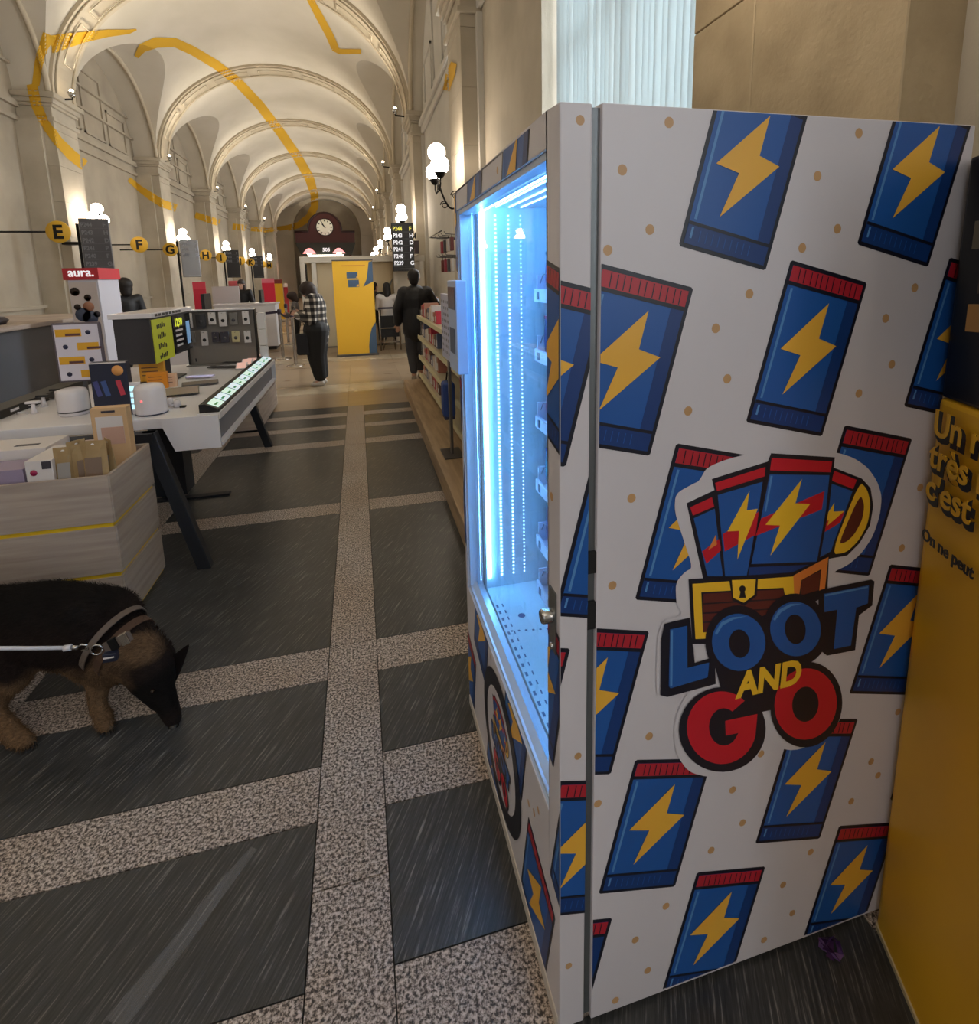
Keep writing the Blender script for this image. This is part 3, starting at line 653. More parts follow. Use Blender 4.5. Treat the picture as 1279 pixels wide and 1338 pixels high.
# lettering
lg('letter_shadow', INK, .0060, [(130, 706), (160, 698), (222, 684), (232, 780), (240, 848), (312, 826), (316, 925), (140, 972), (115, 965), (118, 760)])
lg('letter_shadow', INK, .0061, ell(400, 775, 122, 136, -.15))
lg('letter_shadow', INK, .0062, ell(606, 728, 118, 132, -.15))
lg('letter_shadow', INK, .0063, [(688, 588), (700, 582), (880, 546), (892, 552), (884, 640), (836, 676), (822, 802), (720, 822), (702, 808), (690, 700)])
lg('letter_shadow', INK, .00605, [(310, 850), (640, 760), (660, 900), (560, 1010), (420, 1040), (340, 960)])
lg('letter_shadow', INK, .0062, ell(340, 1090, 158, 154, -.2))
lg('letter_shadow', INK, .0063, ell(645, 1000, 130, 156, .15))
lg('letter_L', BLUE, .0066, [(150, 726), (212, 713), (213, 866), (292, 846), (286, 900), (152, 940), (145, 932)])
lg('letter_O', BLUE, .0066, ell(399, 773, 97, 104, -.15), ell(402, 778, 38, 52, -.1)[::-1])
lg('letter_O', BLUE, .0067, ell(605, 725, 92, 99, -.15), ell(604, 726, 38, 54, -.1)[::-1])
lg('letter_T', BLUE, .0066, [(708, 598), (872, 566), (868, 632), (826, 648), (806, 785), (744, 798), (757, 655), (710, 664)])
lg('letter_gap', WHT, .00612, [(238, 790), (268, 783), (268, 832), (240, 840)])
lg('letter_shine', HIL, .0069, [(152, 730), (160, 728), (158, 930), (150, 932)])
lg('letter_shine', HIL, .0069, [(712, 600), (868, 570), (868, 576), (712, 607)])
lg('letter_shine', HIL, .0070, [(312, 740), (335, 700), (375, 682), (430, 678), (380, 690), (340, 712), (320, 745)])
lg('letter_shine', HIL, .0070, [(524, 690), (545, 655), (585, 634), (635, 632), (590, 642), (552, 665), (530, 695)])
def arcp(cx, cy, rx, ry, a0, a1, n): return [(cx + rx * math.cos(math.radians(a0 + (a1 - a0) * i / n)), cy + ry * math.sin(math.radians(a0 + (a1 - a0) * i / n))) for i in range(n + 1)]
lg('letter_G', RED, .0066, arcp(337, 1083, 126, 132, -48, -348, 34) + [(467, 1033), (350, 1058), (352, 1112), (398, 1102)] + arcp(345, 1080, 54, 68, 35, 305, 22))
lg('letter_O', RED, .0067, ell(642, 997, 113, 130, .15), ell(641, 998, 48, 64, .1)[::-1])
logo = None
def chaikin(l, k=2):
    for _ in range(k): l = [q for i in range(len(l)) for a, c in ((l[i], l[(i + 1) % len(l)]),) for q in ((a[0] * .8 + c[0] * .2, a[1] * .8 + c[1] * .2), (a[0] * .2 + c[0] * .8, a[1] * .2 + c[1] * .8))]
    return l
LOGO = [(n_, m_, o_, [chaikin(l) for l in L__] if n_ in ('logo_outline_print', 'chest_lid') else L__) for n_, m_, o_, L__ in LOGO]
for name, mt, off, loops in LOGO:
    o = poly_mesh(name, [[P1(*p) for p in l] for l in loops], face_y, .002 + (off - .002) * .5, mt, vm if logo is None else logo)
    if logo is None: logo = o
a_, b_, c_ = P1(392, 972), P1(622, 918), P1(400, 880)
aa, bb, cc_ = [Vector((p[0], YF - .0052, p[1])) for p in (a_, b_, c_)]
t = text('AND', 1, (0, 0, 0), (1, 0, 0), (0, 0, 1), GOLD, 'letter_AND', None, bold=.045, ext=0)
wd = max(v.co.x for v in t.data.vertices); ht = max(v.co.z for v in t.data.vertices)
ex_, ez_ = (bb - aa) / wd, (cc_ - aa) / ht
for v in t.data.vertices: v.co = aa + ex_ * v.co.x + ez_ * v.co.z - wloc(logo)
t.parent = logo
# round badge on the lower front with the same lettering small
RC = (-1.28, .26)
rg = poly_mesh('badge_print', [disc(RC[0], RC[1], .2, 40)], face_x, .0020, INK, door)
poly_mesh('badge_field', [disc(RC[0], RC[1], .152, 40)], face_x, .0023, WHT, rg)
k_ = .22 / .55; lc = P1(500, 680)
for name, mt, off, loops in LOGO:
    if name.startswith('logo_outline'): continue
    LL = [[(RC[0] + (q[0] - lc[0]) * k_, RC[1] + (q[1] - lc[1]) * k_) for q in [P1(*p) for p in l]] for l in loops]
    poly_mesh('badge_ink', LL, face_x, .0024 + off * .3, mt, rg)
# ================================================================== YELLOW BOOTH BESIDE THE MACHINE
ybm = nmat('booth_yellow', (214, 160, 26), (226, 172, 34), .45, 2); blk = mat('satin_black', (18, 18, 20), .45)
yb = thing('kiosk_booth', (1.4, .6, 0), 'yellow booth with black upper half, close behind the vending machine at the right edge', 'booth')
pA, pB = Vector((1.158, .817, 0)), Vector((1.0, .5, 0)); pdir = (pB - pA).normalized()
out = Vector((-pdir.y, pdir.x, 0)); out = out if out.x < 0 else -out
foot = [(1.185, .818), (1.147, .804), (1.0, .50), (.985, .43), (1.02, .38), (1.65, .30), (1.7, .818)]
MB().prism([(x, y, 0) for x, y in foot], (0, 0, 1.335)).build('yellow_panel', ybm, yb, .012)
MB().prism([(x + .004, y, 1.335) for x, y in foot], (0, 0, .47)).build('upper_panel', blk, yb, .008)
MB().prism([(x - .006, y - .004, 0) for x, y in foot], (0, 0, .012)).build('base_trim', mat('trim_cream', (196, 180, 140), .5), yb)
def bp(t_, z, e=.013): v = Vector((1.147, .804, 0)); dd = (Vector((1.0, .5, 0)) - v).normalized(); oo = Vector((-dd.y, dd.x, 0)); oo = oo if oo.x < 0 else -oo; p = v + dd * t_ + oo * e; return Vector((p.x, p.y, z)), dd
for k, (s_, z, sz) in enumerate((('Un réseau', 1.262, .075), ('très rapide', 1.195, .075), ('c\'est', 1.128, .075))):
    o_, dd = bp(.015, z); sh, _ = bp(.021, z - .006, .0126)
    text(s_[:6], sz, sh, dd, (0, 0, 1), blk, 'lettering_shadow', yb, bold=.006)
    text(s_[:6], sz, o_ + Vector((0, 0, 0)), dd, (0, 0, 1), ybm, 'lettering', yb, bold=.0012, ext=.0012)
o_, dd = bp(.02, 1.075 - .04); text('On ne peut', .034, o_, dd, (0, 0, 1), blk, 'lettering', yb, bold=.001)
for (t_, z, c) in ((.10, 1.48, (150, 110, 60)), (.12, 1.55, (70, 60, 50)), (.09, 1.63, (90, 84, 70))):
    o_, dd = bp(t_, z, .008); MB().box((o_.x - .002, o_.y - .03, z), (o_.x + .012, o_.y + .02, z + .05)).build('printed_patch', mat('patch_%d' % c[0], c, .5), yb)
wrp = mat('purple_foil', (90, 60, 110), .25, .4); v0 = onZ(1085, 1245, 0); random.seed(5)
mb = MB(); pts = [(v0.x + random.uniform(-.03, .03), v0.y + random.uniform(-.025, .025), abs(random.uniform(0, .028))) for i in range(16)]
mb.add(pts, [(i, i + 1, i + 2) for i in range(14)]); props(mb.build('wrapper', wrp), 'crumpled purple wrapper on the dark floor beside the foot of the vending machine', 'litter')
# ================================================================== SHOP TABLE AND WHAT STANDS ON IT
tw = mat('table_white', (224, 222, 226), .35); tg = mat('table_recess_grey', (122, 122, 130), .5); bsteel = mat('black_powder_steel', (22, 26, 34), .5)
wood = nmat('ash_board', (156, 141, 130), (178, 164, 152), .6, 2.0, stretch=(1.2, 1.2, 22), lo=.3, hi=.7); wood_x = wood
wood_y = wood
yel = mat('yellow_strip', (216, 176, 24), .5)
TZ0 = .85
dt = thing('display_table', (-1.47, 4.3, 0), 'long white shop table with black splayed legs in the left middle', 'table')
MB().box((-2.12, 3.25, .79), (-.94, 5.4, TZ0)).build('tabletop', tw, dt, .004)
for y_ in (3.232, 5.402): MB().prism([(-1.13, y_, TZ0), (-.82, y_, TZ0), (-.82, y_, .655), (-1.06, y_, .655)], (0, .016, 0)).build('end_panel', tw, dt)
mb = MB(); 0 and mb.prism([(-1.13, 3.25, TZ0), (-.82, 3.25, TZ0), (-.82, 3.25, .655), (-1.06, 3.25, .655)], (0, .03, 0)); 0 and mb.prism([(-1.13, 5.37, TZ0), (-.82, 5.37, TZ0), (-.82, 5.37, .655), (-1.06, 5.37, .655)], (0, .03, 0))
MB().box((-.94, 3.28, .815), (-.82, 5.37, TZ0)).build('tray_top', tw, dt); MB().box((-1.06, 3.28, .655), (-.82, 5.37, .675)).build('tray_bottom', tw, dt)
MB().box((-.86, 3.28, .675), (-.85, 5.37, .815)).build('recess_panel', tg, dt)
for y in (3.15, 5.36):
    for sx_ in (1, -1):
        top = Vector((-1.17 if sx_ > 0 else -1.95, y + .05, .79)); ft = Vector((-.935 if sx_ > 0 else -2.2, y - .05 if y < 4 else y, 0))
        d = (ft - top).normalized(); side = Vector((1, 0, 0)); fw = Vector((0, 1, 0))
        q = [top + Vector((-.035, -.03, 0)), top + Vector((.035, -.03, 0)), top + Vector((.035, .03, 0)), top + Vector((-.035, .03, 0))]
        MB().prism(q, ft - top).build('leg', bsteel, dt, .003)
    MB().box((-1.98, y + .0, .74), (-1.14, y + .08, .79)).build('cross_bar', bsteel, dt)
MB().box((-1.56, 4.25, 0.012), (-1.35, 4.45, .79)).build('pedestal', bsteel, dt, .002)
MB().box((-1.60, 4.17, 0), (-1.04, 4.23, .014)).build('foot_bar', bsteel, dt)
# edge strip with small electronic price screens
ps = thing('price_rail', (-.88, 4.35, TZ0), 'black wedge rail of small lit price screens along the aisle edge of the white table', 'price rail')
MB().prism([(-.935, 3.3, TZ0), (-.83, 3.3, TZ0), (-.83, 3.3, TZ0 + .018), (-.905, 3.3, TZ0 + .052), (-.935, 3.3, TZ0 + .05)], (0, 2.06, 0)).build('rail', blk, ps, .002)
scr = [mat('screen_mint', (196, 226, 212), .3, emit=.55), mat('screen_ice', (200, 220, 232), .3, emit=.55)]
for k in range(12):
    y = 3.33 + k * .169; a_ = Vector((-.898, 0, TZ0 + .0495)); b_ = Vector((-.838, 0, TZ0 + .0225)); n_ = Vector((.41, 0, .91)) * .0015
    q = [a_ + Vector((0, y, 0)), b_ + Vector((0, y, 0)), b_ + Vector((0, y + .15, 0)), a_ + Vector((0, y + .15, 0))]; MB().prism(q, n_).build('price_screen', scr[k % 2], ps)
    MB().prism([a_ * .5 + b_ * .5 + Vector((0, y + .02, 0)) + n_ * 1.1, b_ * .7 + a_ * .3 + Vector((0, y + .02, 0)) + n_ * 1.1, b_ * .7 + a_ * .3 + Vector((0, y + .09, 0)) + n_ * 1.1, a_ * .5 + b_ * .5 + Vector((0, y + .09, 0)) + n_ * 1.1], n_ * .1).build('price_print', mat('print_green', (90, 170, 110), .5), ps)
def single(mb, name, mt, label, cat, group=None, bevel=0): return props(mb.build(name, mt, None, bevel), label, cat, group)
# crates: three tiers of board boxes
def crate(x0, x1, y0, y1, z0, z1, label, group, name='wooden_crate', strip=True):
    o = thing(name, ((x0 + x1) / 2, (y0 + y1) / 2, z0), label, 'crate', group); t = .016
    MB().box((x0, y0, z0 + .02), (x1 - .004, y0 + t, z1)).build('board', wood, o, .002); MB().box((x0, y1 - t, z0 + .02), (x1 - .004, y1, z1)).build('board', wood, o, .002)
    MB().box((x0, y0 + t, z0 + .02), (x0 + t, y1 - t, z1)).build('board', wood, o, .002); MB().box((x1 - t, y0 + .006, z0 + .02), (x1, y1 - .006, z1)).build('board', wood, o, .002)
    MB().box((x0 + t, y0 + t, z0 + .02), (x1 - t, y1 - t, z0 + .034)).build('bottom', wood, o)
    if strip: MB().box((x0 + .01, y0 + .008, z0), (x1 - .012, y1 - .008, z0 + .02)).build('yellow_edge', yel, o)
    return o
tiers = ['bottom', 'middle', 'top']
for k in range(3): crate(-1.98, -1.15, 2.64, 3.14, .248 * k, .248 * (k + 1), 'pale yellow-edged wooden crate, %s of the stack behind the dog' % tiers[k], 'stacked wooden crates near the dog')
for k in range(2): crate(-1.9, -1.10, 5.95, 7.2, .3 * k, .3 * (k + 1), 'pale wooden crate beyond the white table, %s of two' % ['lower', 'upper'][k], 'wooden crates beyond the table', strip=False)
kraft = nmat('kraft_paper', (150, 124, 84), (172, 146, 104), .75, 6); kraftl = mat('kraft_light', (206, 170, 128), .7); cardw = mat('card_white', (214, 208, 206), .55); photo = mat('photo_pink', (196, 158, 140), .5)
lilac = mat('lilac_print', (150, 136, 160), .5); magenta = mat('magenta_dot', (150, 20, 70), .5); bark = mat('dark_grey_print', (60, 56, 66), .5)
# cartons lying and standing in the top crate
b1 = single(MB().box((-1.95, 2.69, .53), (-1.50, 2.85, .795)), 'carton', lilac, 'lilac grey carton at the left end of the top crate', 'box', 'cartons in the top crate', .002)
MB().box((-1.62, 2.688, .76), (-1.60, 2.6895, .78)).build('printed_dot', cardw, b1)
b2 = single(MB().box((-1.485, 2.68, .53), (-1.38, 2.92, .83)), 'carton', cardw, 'white carton with magenta dot standing in the top crate', 'box', 'cartons in the top crate', .002)
MB().lathe((-1.455, 2.6795, .775), [(0, .0), (.014, .0), (.014, .001), (0, .001)], 14, (0, -1, 0)).build('printed_dot', magenta, b2)
MB().box((-1.42, 2.677, .79), (-1.385, 2.6795, .825)).build('printed_patch', bark, b2)
b3 = single(MB().box((-1.95, 2.88, .53), (-1.50, 3.1, .835)), 'carton', cardw, 'large white carton at the back left of the top crate', 'box', 'cartons in the top crate', .002)
for k in range(2): MB().box((-1.86 + .2 * k, 2.94, .8353), (-1.76 + .2 * k, 2.97, .8365)).build('slot', bark, b3)
b4 = single(MB().box((-1.485, 2.94, .53), (-1.30, 3.1, .80)), 'carton', mat('card_blush', (200, 180, 172), .55), 'blush pink carton behind the kraft pouches in the top crate', 'box', 'cartons in the top crate', .002)
b5 = single(MB().box((-1.372, 2.665, .53), (-1.175, 2.83, .638)), 'carton', kraft, 'flat brown carton under the kraft pouches', 'box', 'cartons in the top crate')
def pouch(x, y, z, w_, h_, ang, tilt, label, print_c):
    o = thing('kraft_pouch', (x, y, z), label, 'pouch', 'kraft pouches in the top crate')
    M_ = Matrix.Translation(Vector((x, y, z))) @ Matrix.Rotation(ang, 4, 'Z') @ Matrix.Rotation(tilt, 4, 'X')
    def P(a, b, c): return M_ @ Vector((a, b, c))
    mb = MB(); n = 6; vs = []
    for i in range(n + 1):
        t = i / n; th = .022 * (1 - t) ** .7 + .0012
        for (sx_, sy_) in ((-1, 0), (-.5, -1), (.5, -1), (1, 0), (.5, 1), (-.5, 1)): vs.append(P(sx_ * w_ / 2, sy_ * th, t * h_))
    mb.add(vs, [(i * 6 + k, i * 6 + (k + 1) % 6, (i + 1) * 6 + (k + 1) % 6, (i + 1) * 6 + k) for i in range(n) for k in range(6)]); mb.add(vs[:6], [(0, 1, 2, 3, 4, 5)]); mb.add(vs[-6:], [(0, 1, 2, 3, 4, 5)])
    mb.build('body', kraft, o)
    q = MB(); q.add([P(-w_ * .32, -.024, h_ * .1), P(w_ * .32, -.024, h_ * .1), P(w_ * .32, -.012, h_ * .7), P(-w_ * .32, -.012, h_ * .7)], [(0, 1, 2, 3)]); q.build('clear_window', print_c, o)
    MB().lathe(P(0, -.002, h_ * .92), [(0, 0), (.008, 0), (.008, .002), (0, .002)], 10, M_.to_3x3() @ Vector((0, -1, 0))).build('hang_hole', cardw, o)
    return o
pw1 = mat('pouch_window', (150, 144, 138), .3); pw2 = mat('pouch_window_brown', (120, 98, 80), .3)
pouch(-1.345, 2.70, .64, .075, .235, .1, -.05, 'kraft pouch leaning at the left end of the pouch row, grey window', pw1)
pouch(-1.315, 2.76, .64, .08, .25, .9, .0, 'kraft pouch turned sideways, second in the pouch row', pw2)
pouch(-1.27, 2.72, .64, .09, .24, .35, 0, 'kraft pouch in the middle of the pouch row, half turned', pw2)
pouch(-1.225, 2.70, .64, .11, .255, -.08, -.04, 'widest kraft pouch with printed column, front right of the pouch row', pw2)
pouch(-1.185, 2.76, .64, .09, .245, -.9, 0, 'kraft pouch at the right end of the pouch row by the crate corner', pw1)
kb = thing('kraft_box', (-1.25, 3.0, .56), 'tall light kraft box with white label standing at the back of the top crate', 'box')
MB().box((-1.335, 2.97, .56), (-1.175, 3.03, .99)).build('body', kraftl, kb, .003); MB().box((-1.315, 2.9675, .80), (-1.195, 2.9695, .945)).build('label', cardw, kb); MB().box((-1.295, 2.966, .80), (-1.195, 2.9674, .89)).build('printed_photo', photo, kb); MB().box((-1.285, 2.9665, .965), (-1.225, 2.9695, .975)).build('hang_slot', bark, kb)
# navy phone box, striped sign, white gadgets
nb = thing('phone_box', (-1.41, 3.42, TZ0), 'navy retail box with coloured phones and an orange disc on the white table', 'box')
MB().box((-1.50, 3.40, TZ0), (-1.315, 3.46, 1.165)).build('body', mat('box_navy', (30, 34, 56), .4), nb, .002)
MB().lathe((-1.36, 3.3995, 1.115), [(0, 0), (.03, 0), (.03, .001), (0, .001)], 18, (0, -1, 0)).build('orange_disc', mat('disc_orange', (226, 160, 90), .5), nb)
for x, c in ((-1.475, (70, 74, 130)), (-1.435, (60, 84, 140)), (-1.36, (196, 60, 80))): MB().box((x, 3.3985, .97), (x + .026, 3.3998, 1.06), Matrix.Rotation(-.2, 3, 'Y')).build('printed_phone', mat('ph_%d' % c[0], c, .4), nb)
MB().box((-1.50, 3.3985, 1.158), (-1.315, 3.3998, 1.165)).build('white_edge', cardw, nb)
ss = thing('sign_holder', (-1.62, 3.6, TZ0), 'grey framed sign with four yellow stripes standing on the white table', 'sign')
MB().box((-1.752, 3.6, 1.03), (-1.498, 3.622, 1.385)).build('frame', mat('frame_mauve_grey', (96, 88, 98), .4), ss, .012, seg=3)
MB().box((-1.738, 3.5985, 1.042), (-1.512, 3.5998, 1.373)).build('sheet', mat('sheet_white', (216, 212, 226), .5), ss)
stripe = mat('stripe_yellow', (226, 170, 40), .5); stripd = mat('stripe_dark', (90, 56, 60), .5); icon = mat('icon_navy', (40, 44, 74), .5)
for i in range(4):
    z = 1.325 - .082 * i; lft = i % 2 == 0; x0 = -1.732 if lft else -1.63; x1 = -1.60 if lft else -1.518
    MB().box((x0, 3.5972, z - .022), (x1, 3.5984, z + .022)).build('stripe', stripe, ss); MB().box((x0 + .05, 3.596, z - .018), (x0 + .125, 3.5971, z - .004)).build('stripe_text', stripd, ss)
    xi = -1.565 if lft else -1.69; MB().lathe((xi, 3.5984, z), [(0, 0), (.014, 0), (.014, .0012), (0, .0012)], 10, (0, -1, 0)).build('icon', icon, ss)
MB().box((-1.635, 3.612, TZ0 + .006), (-1.615, 3.626, 1.04)).build('stem', mat('stem_grey', (80, 80, 84), .4, .5), ss); MB().box((-1.68, 3.57, TZ0), (-1.57, 3.67, TZ0 + .006)).build('base', mat('stem_grey', (80, 80, 84)), ss)
whp = mat('gloss_white_plastic', (222, 218, 222), .22); darks = mat('black_glass', (18, 20, 26), .12); grym = mat('space_grey', (92, 90, 92), .35, .6); lit = mat('screen_lit_cyan', (170, 216, 226), .3, emit=.9)
p_ = onZ(98, 541, TZ0); o = thing('speaker', (p_.x, p_.y, TZ0), 'rounded white speaker beside the navy phone box', 'speaker')
MB().lathe((p_.x, p_.y, TZ0), [(0, 0), (.07, 0), (.078, .01), (.078, .13), (.07, .15), (.04, .158), (0, .158)], 24).build('body', whp, o); MB().lathe((p_.x, p_.y, TZ0), [(.0785, .02), (.0795, .024), (.0785, .028)], 24).build('ring', grym, o)
p_ = onZ(199, 540, TZ0); o = thing('smart_speaker', (p_.x, p_.y, TZ0), 'white rounded device with red light right of the lit cyan screen', 'speaker')
MB().lathe((p_.x, p_.y, TZ0), [(0, 0), (.075, 0), (.082, .012), (.08, .15), (.07, .172), (.03, .18), (0, .18)], 24).build('body', whp, o); MB().lathe((p_.x, p_.y, TZ0), [(.076, .0), (.084, .004), (.082, .008)], 24).build('dark_ring', icon, o)
MB().sphere((p_.x - .02, p_.y - .0785, TZ0 + .09), .006, 8).build('red_light', mat('red_light', (230, 90, 90), .4, emit=1.5), o)
p_ = onZ(180, 541, TZ0); o = thing('screen_stand', (p_.x, p_.y, TZ0), 'small upright lit cyan screen between the navy box and the white device', 'screen')
MB().box((p_.x - .035, p_.y, TZ0), (p_.x + .03, p_.y + .015, TZ0 + .19)).build('case', whp, o, .004)
for i in range(4): MB().box((p_.x - .03, p_.y - .0015, TZ0 + .03 + .036 * i), (p_.x + .025, p_.y - .0003, TZ0 + .058 + .036 * i)).build('lit_panel', lit, o)
def tablet(px, py, w_, d_, ang, tilt, mt, face, label, cat='tablet', name='tablet', stand=True):
    c = onZ(px, py, TZ0); o = thing(name, (c.x, c.y, TZ0), label, cat)
    Mx = Matrix.Translation(c + Vector((0, 0, .012 + math.sin(tilt) * d_ / 2))) @ Matrix.Rotation(ang, 4, 'Z') @ Matrix.Rotation(tilt, 4, 'X')
    def bx(a, b_): 
        m = MB(); m.box(a, b_); m.v = [Mx @ v for v in m.v]; return m
    bx((-w_ / 2, -d_ / 2, -.004), (w_ / 2, d_ / 2, .004)).build('body', mt, o, .002); bx((-w_ / 2 + .008, -d_ / 2 + .008, .0042), (w_ / 2 - .008, d_ / 2 - .008, .005)).build('screen', face, o)
    if stand: MB().box((c.x - .03, c.y - .02, TZ0), (c.x + .03, c.y + .05, TZ0 + .008)).build('stand', whp, o)
    return o
dusk = mat('screen_dusk', (150, 132, 122), .25)
tablet(238, 516, .21, .15, .25, .18, darks, dusk, 'tablet with a brownish screen on the near right part of the white table')
tablet(262, 503, .24, .12, .25, .06, grym, mat('taupe', (122, 110, 100), .5), 'closed taupe tablet behind the tablet with the brownish screen')
tablet(262, 494, .20, .07, -.12, .05, mat('lilac_metal', (196, 190, 224), .2, .3), mat('lilac_screen', (200, 196, 232), .15, emit=.3), 'shiny lilac phone lying behind the closed tablet', 'phone', 'phone')
tablet(292, 481, .26, .07, -.3, .03, grym, mat('keys_grey', (70, 66, 66), .5), 'flat grey keyboard near the far end of the white table', 'keyboard', 'keyboard', False)
tablet(309, 475, .24, .06, -.3, .03, grym, mat('keys_grey', (70, 66, 66)), 'second flat grey keyboard, next to the pink lit phones', 'keyboard', 'keyboard', False)
for i, (px, py) in enumerate(((316, 482), (323, 477), (330, 473), (336, 470))):
    tablet(px, py, .09, .16, .1, .2, whp, mat('pink_screen', (226, 180, 168), .3, emit=.4), '%s white phone with pinkish screen at the far corner of the table' % ['nearest', 'second', 'third', 'farthest'][i], 'phone', 'phone')
for i, (px, py) in enumerate(((232, 532), (222, 529))):
    c = onZ(px, py, TZ0); o = thing('security_tether', (c.x, c.y, TZ0), 'white %s in front of the tablet' % ['security puck with a black clip', 'coiled tether puck, left of the clipped one'][i], 'security tether')
    MB().lathe((c.x, c.y, TZ0), [(0, 0), (.022, 0), (.02, .03), (.014, .045), (0, .045)], 14).build('puck', whp, o); MB().tube([(c.x + .02 * math.cos(t) - .03, c.y + .02 * math.sin(t), TZ0 + .006 + t * .0012) for t in [k * .5 for k in range(36)]], .003, 5).build('cord', whp, o); MB().box((c.x + .02, c.y - .03, TZ0), (c.x + .05, c.y, TZ0 + .01)).build('clip', blk, o)
for i, (px, py, dx) in enumerate(((58, 531, 0), (45, 540, .06), (75, 522, .1))):
    c = onZ(px, py, TZ0); o = thing('security_tether', (c.x, c.y, TZ0), 'tether stand at the left of the white table, %s' % ['beside the white speaker', 'nearest the dark edge rail', 'farthest back'][i], 'security tether')
    MB().lathe((c.x, c.y, TZ0), [(0, 0), (.02, 0), (.012, .02), (.01, .06), (0, .06)], 12).build('post', whp, o); MB().box((c.x - .035, c.y - .015, TZ0 + .06), (c.x + .035, c.y + .02, TZ0 + .075)).build('head', blk if i != 1 else whp, o, .004); MB().tube([(c.x - .03, c.y, TZ0 + .004), (c.x - .06, c.y - .04, TZ0 + .02), (c.x - .09, c.y, TZ0 + .004)], .004, 6).build('cord', whp, o)
o = thing('price_rail', (-2.1, 4.3, TZ0), 'dark unlit price rail along the far left edge of the white table', 'price rail')
MB().box((-2.16, 3.4, TZ0), (-2.03, 5.3, TZ0 + .05)).build('rail', blk, o, .004); MB().box((-2.028, 3.62, TZ0 + .02), (-2.0265, 3.7, TZ0 + .035)).build('price_screen', whp, o)
orgm = mat('leaflet_orange', (236, 170, 50), .5)
for i, (px, py, w_, h_, c) in enumerate(((200, 500, .17, .16, orgm), (206, 508, .13, .12, mat('leaflet_amber', (232, 150, 40), .5)), (222, 506, .09, .10, mat('leaflet_peach', (226, 190, 160), .5)))):
    q = onZ(px, py, TZ0); o = thing('leaflet_holder', (q.x, q.y, TZ0), ['large orange leaflet block behind the white device', 'smaller amber leaflet block in front of the large orange one', 'peach card leaning at the right of the orange leaflets'][i], 'leaflet')
    MB().box((q.x - w_ / 2, q.y, TZ0), (q.x + w_ / 2, q.y + .04, TZ0 + h_)).build('cards', c, o, .002)
    for k in range(3): MB().box((q.x - w_ * .4, q.y - .0012, TZ0 + h_ * (.35 + .18 * k)), (q.x + w_ * .25, q.y - .0002, TZ0 + h_ * (.39 + .18 * k))).build('printed_line', stripd, o)
q = onZ(263, 476, TZ0); o = thing('tag_stand', (q.x, q.y, TZ0), 'yellow price tag standing left of the black lettered acrylic board', 'tag')
MB().box((q.x - .05, q.y, TZ0), (q.x + .05, q.y + .02, TZ0 + .17), rz(.3)).build('tag', mat('tag_yellow', (228, 196, 50), .5), o); MB().box((q.x - .04, q.y - .012, TZ0 + .03), (q.x + .03, q.y - .01, TZ0 + .06), rz(.3)).build('stripe', blk, o)
q = onZ(288, 473, TZ0); o = thing('acrylic_sign', (q.x, q.y, TZ0), 'clear acrylic board with bold black letters near the accessory rack', 'sign')
MB().box((q.x - .12, q.y, TZ0), (q.x + .16, q.y + .006, TZ0 + .12)).build('board', mat('acrylic', (220, 220, 224), .1, alpha=.35), o); text('bs', .15, (q.x - .09, q.y - .002, TZ0 + .01), (1, 0, 0), (0, 0, 1), blk, 'lettering', o, bold=.006)
# television cube
tv = thing('advertising_display', (-1.56, 4.6, TZ0), 'dark advertising cube with a lime poster and a small black screen on the white table', 'display')
grey_d = mat('cube_charcoal', (52, 50, 54), .45); lime = mat('lime_poster', (206, 212, 50), .45)
MB().box((-1.67, 4.2, 1.035), (-1.44, 5.12, 1.36)).build('cube', grey_d, tv, .003)
MB().box((-1.69, 4.18, 1.36), (-1.42, 5.14, 1.395)).build('top_shelf', whp, tv, .003)
MB().box((-1.439, 4.22, 1.03), (-1.436, 4.63, 1.345)).build('poster', lime, tv); MB().box((-1.439, 4.65, 1.05), (-1.434, 5.1, 1.345)).build('screen', darks, tv)
rs = random.Random(4)
for i in range(4):
    for k in range(5): MB().box((-1.4358, 4.31 + .035 * k, 1.27 - .075 * i + rs.uniform(0, .012)), (-1.4350, 4.333 + .035 * k, 1.30 - .075 * i + rs.uniform(0, .02))).build('printed_stroke', blk, tv)
text('12,99', .085, (-1.432, 4.69, 1.26), (0, 1, 0), (0, 0, 1), mat('screen_lime_text', (206, 214, 60), .4, emit=.5), 'lettering', tv, bold=.003)
for i in range(4): MB().box((-1.4335, 4.70, 1.215 - .04 * i), (-1.4330, 4.88 - .03 * (i % 2), 1.232 - .04 * i)).build('printed_line', whp, tv)
MB().box((-1.433, 4.97, 1.09), (-1.431, 5.06, 1.28)).build('printed_phone', mat('phone_blue', (120, 160, 200), .3, emit=.3), tv)
MB().box((-1.57, 4.55, TZ0 + .012), (-1.50, 4.70, 1.035)).build('stem', grey_d, tv); MB().box((-1.66, 4.45, TZ0), (-1.42, 4.8, TZ0 + .012)).build('base', grey_d, tv)
for k in range(8): MB().box((-1.4195, 4.25 + .075 * k, 1.367), (-1.418, 4.30 + .075 * k, 1.385)).build('raised_letter', blk, tv)
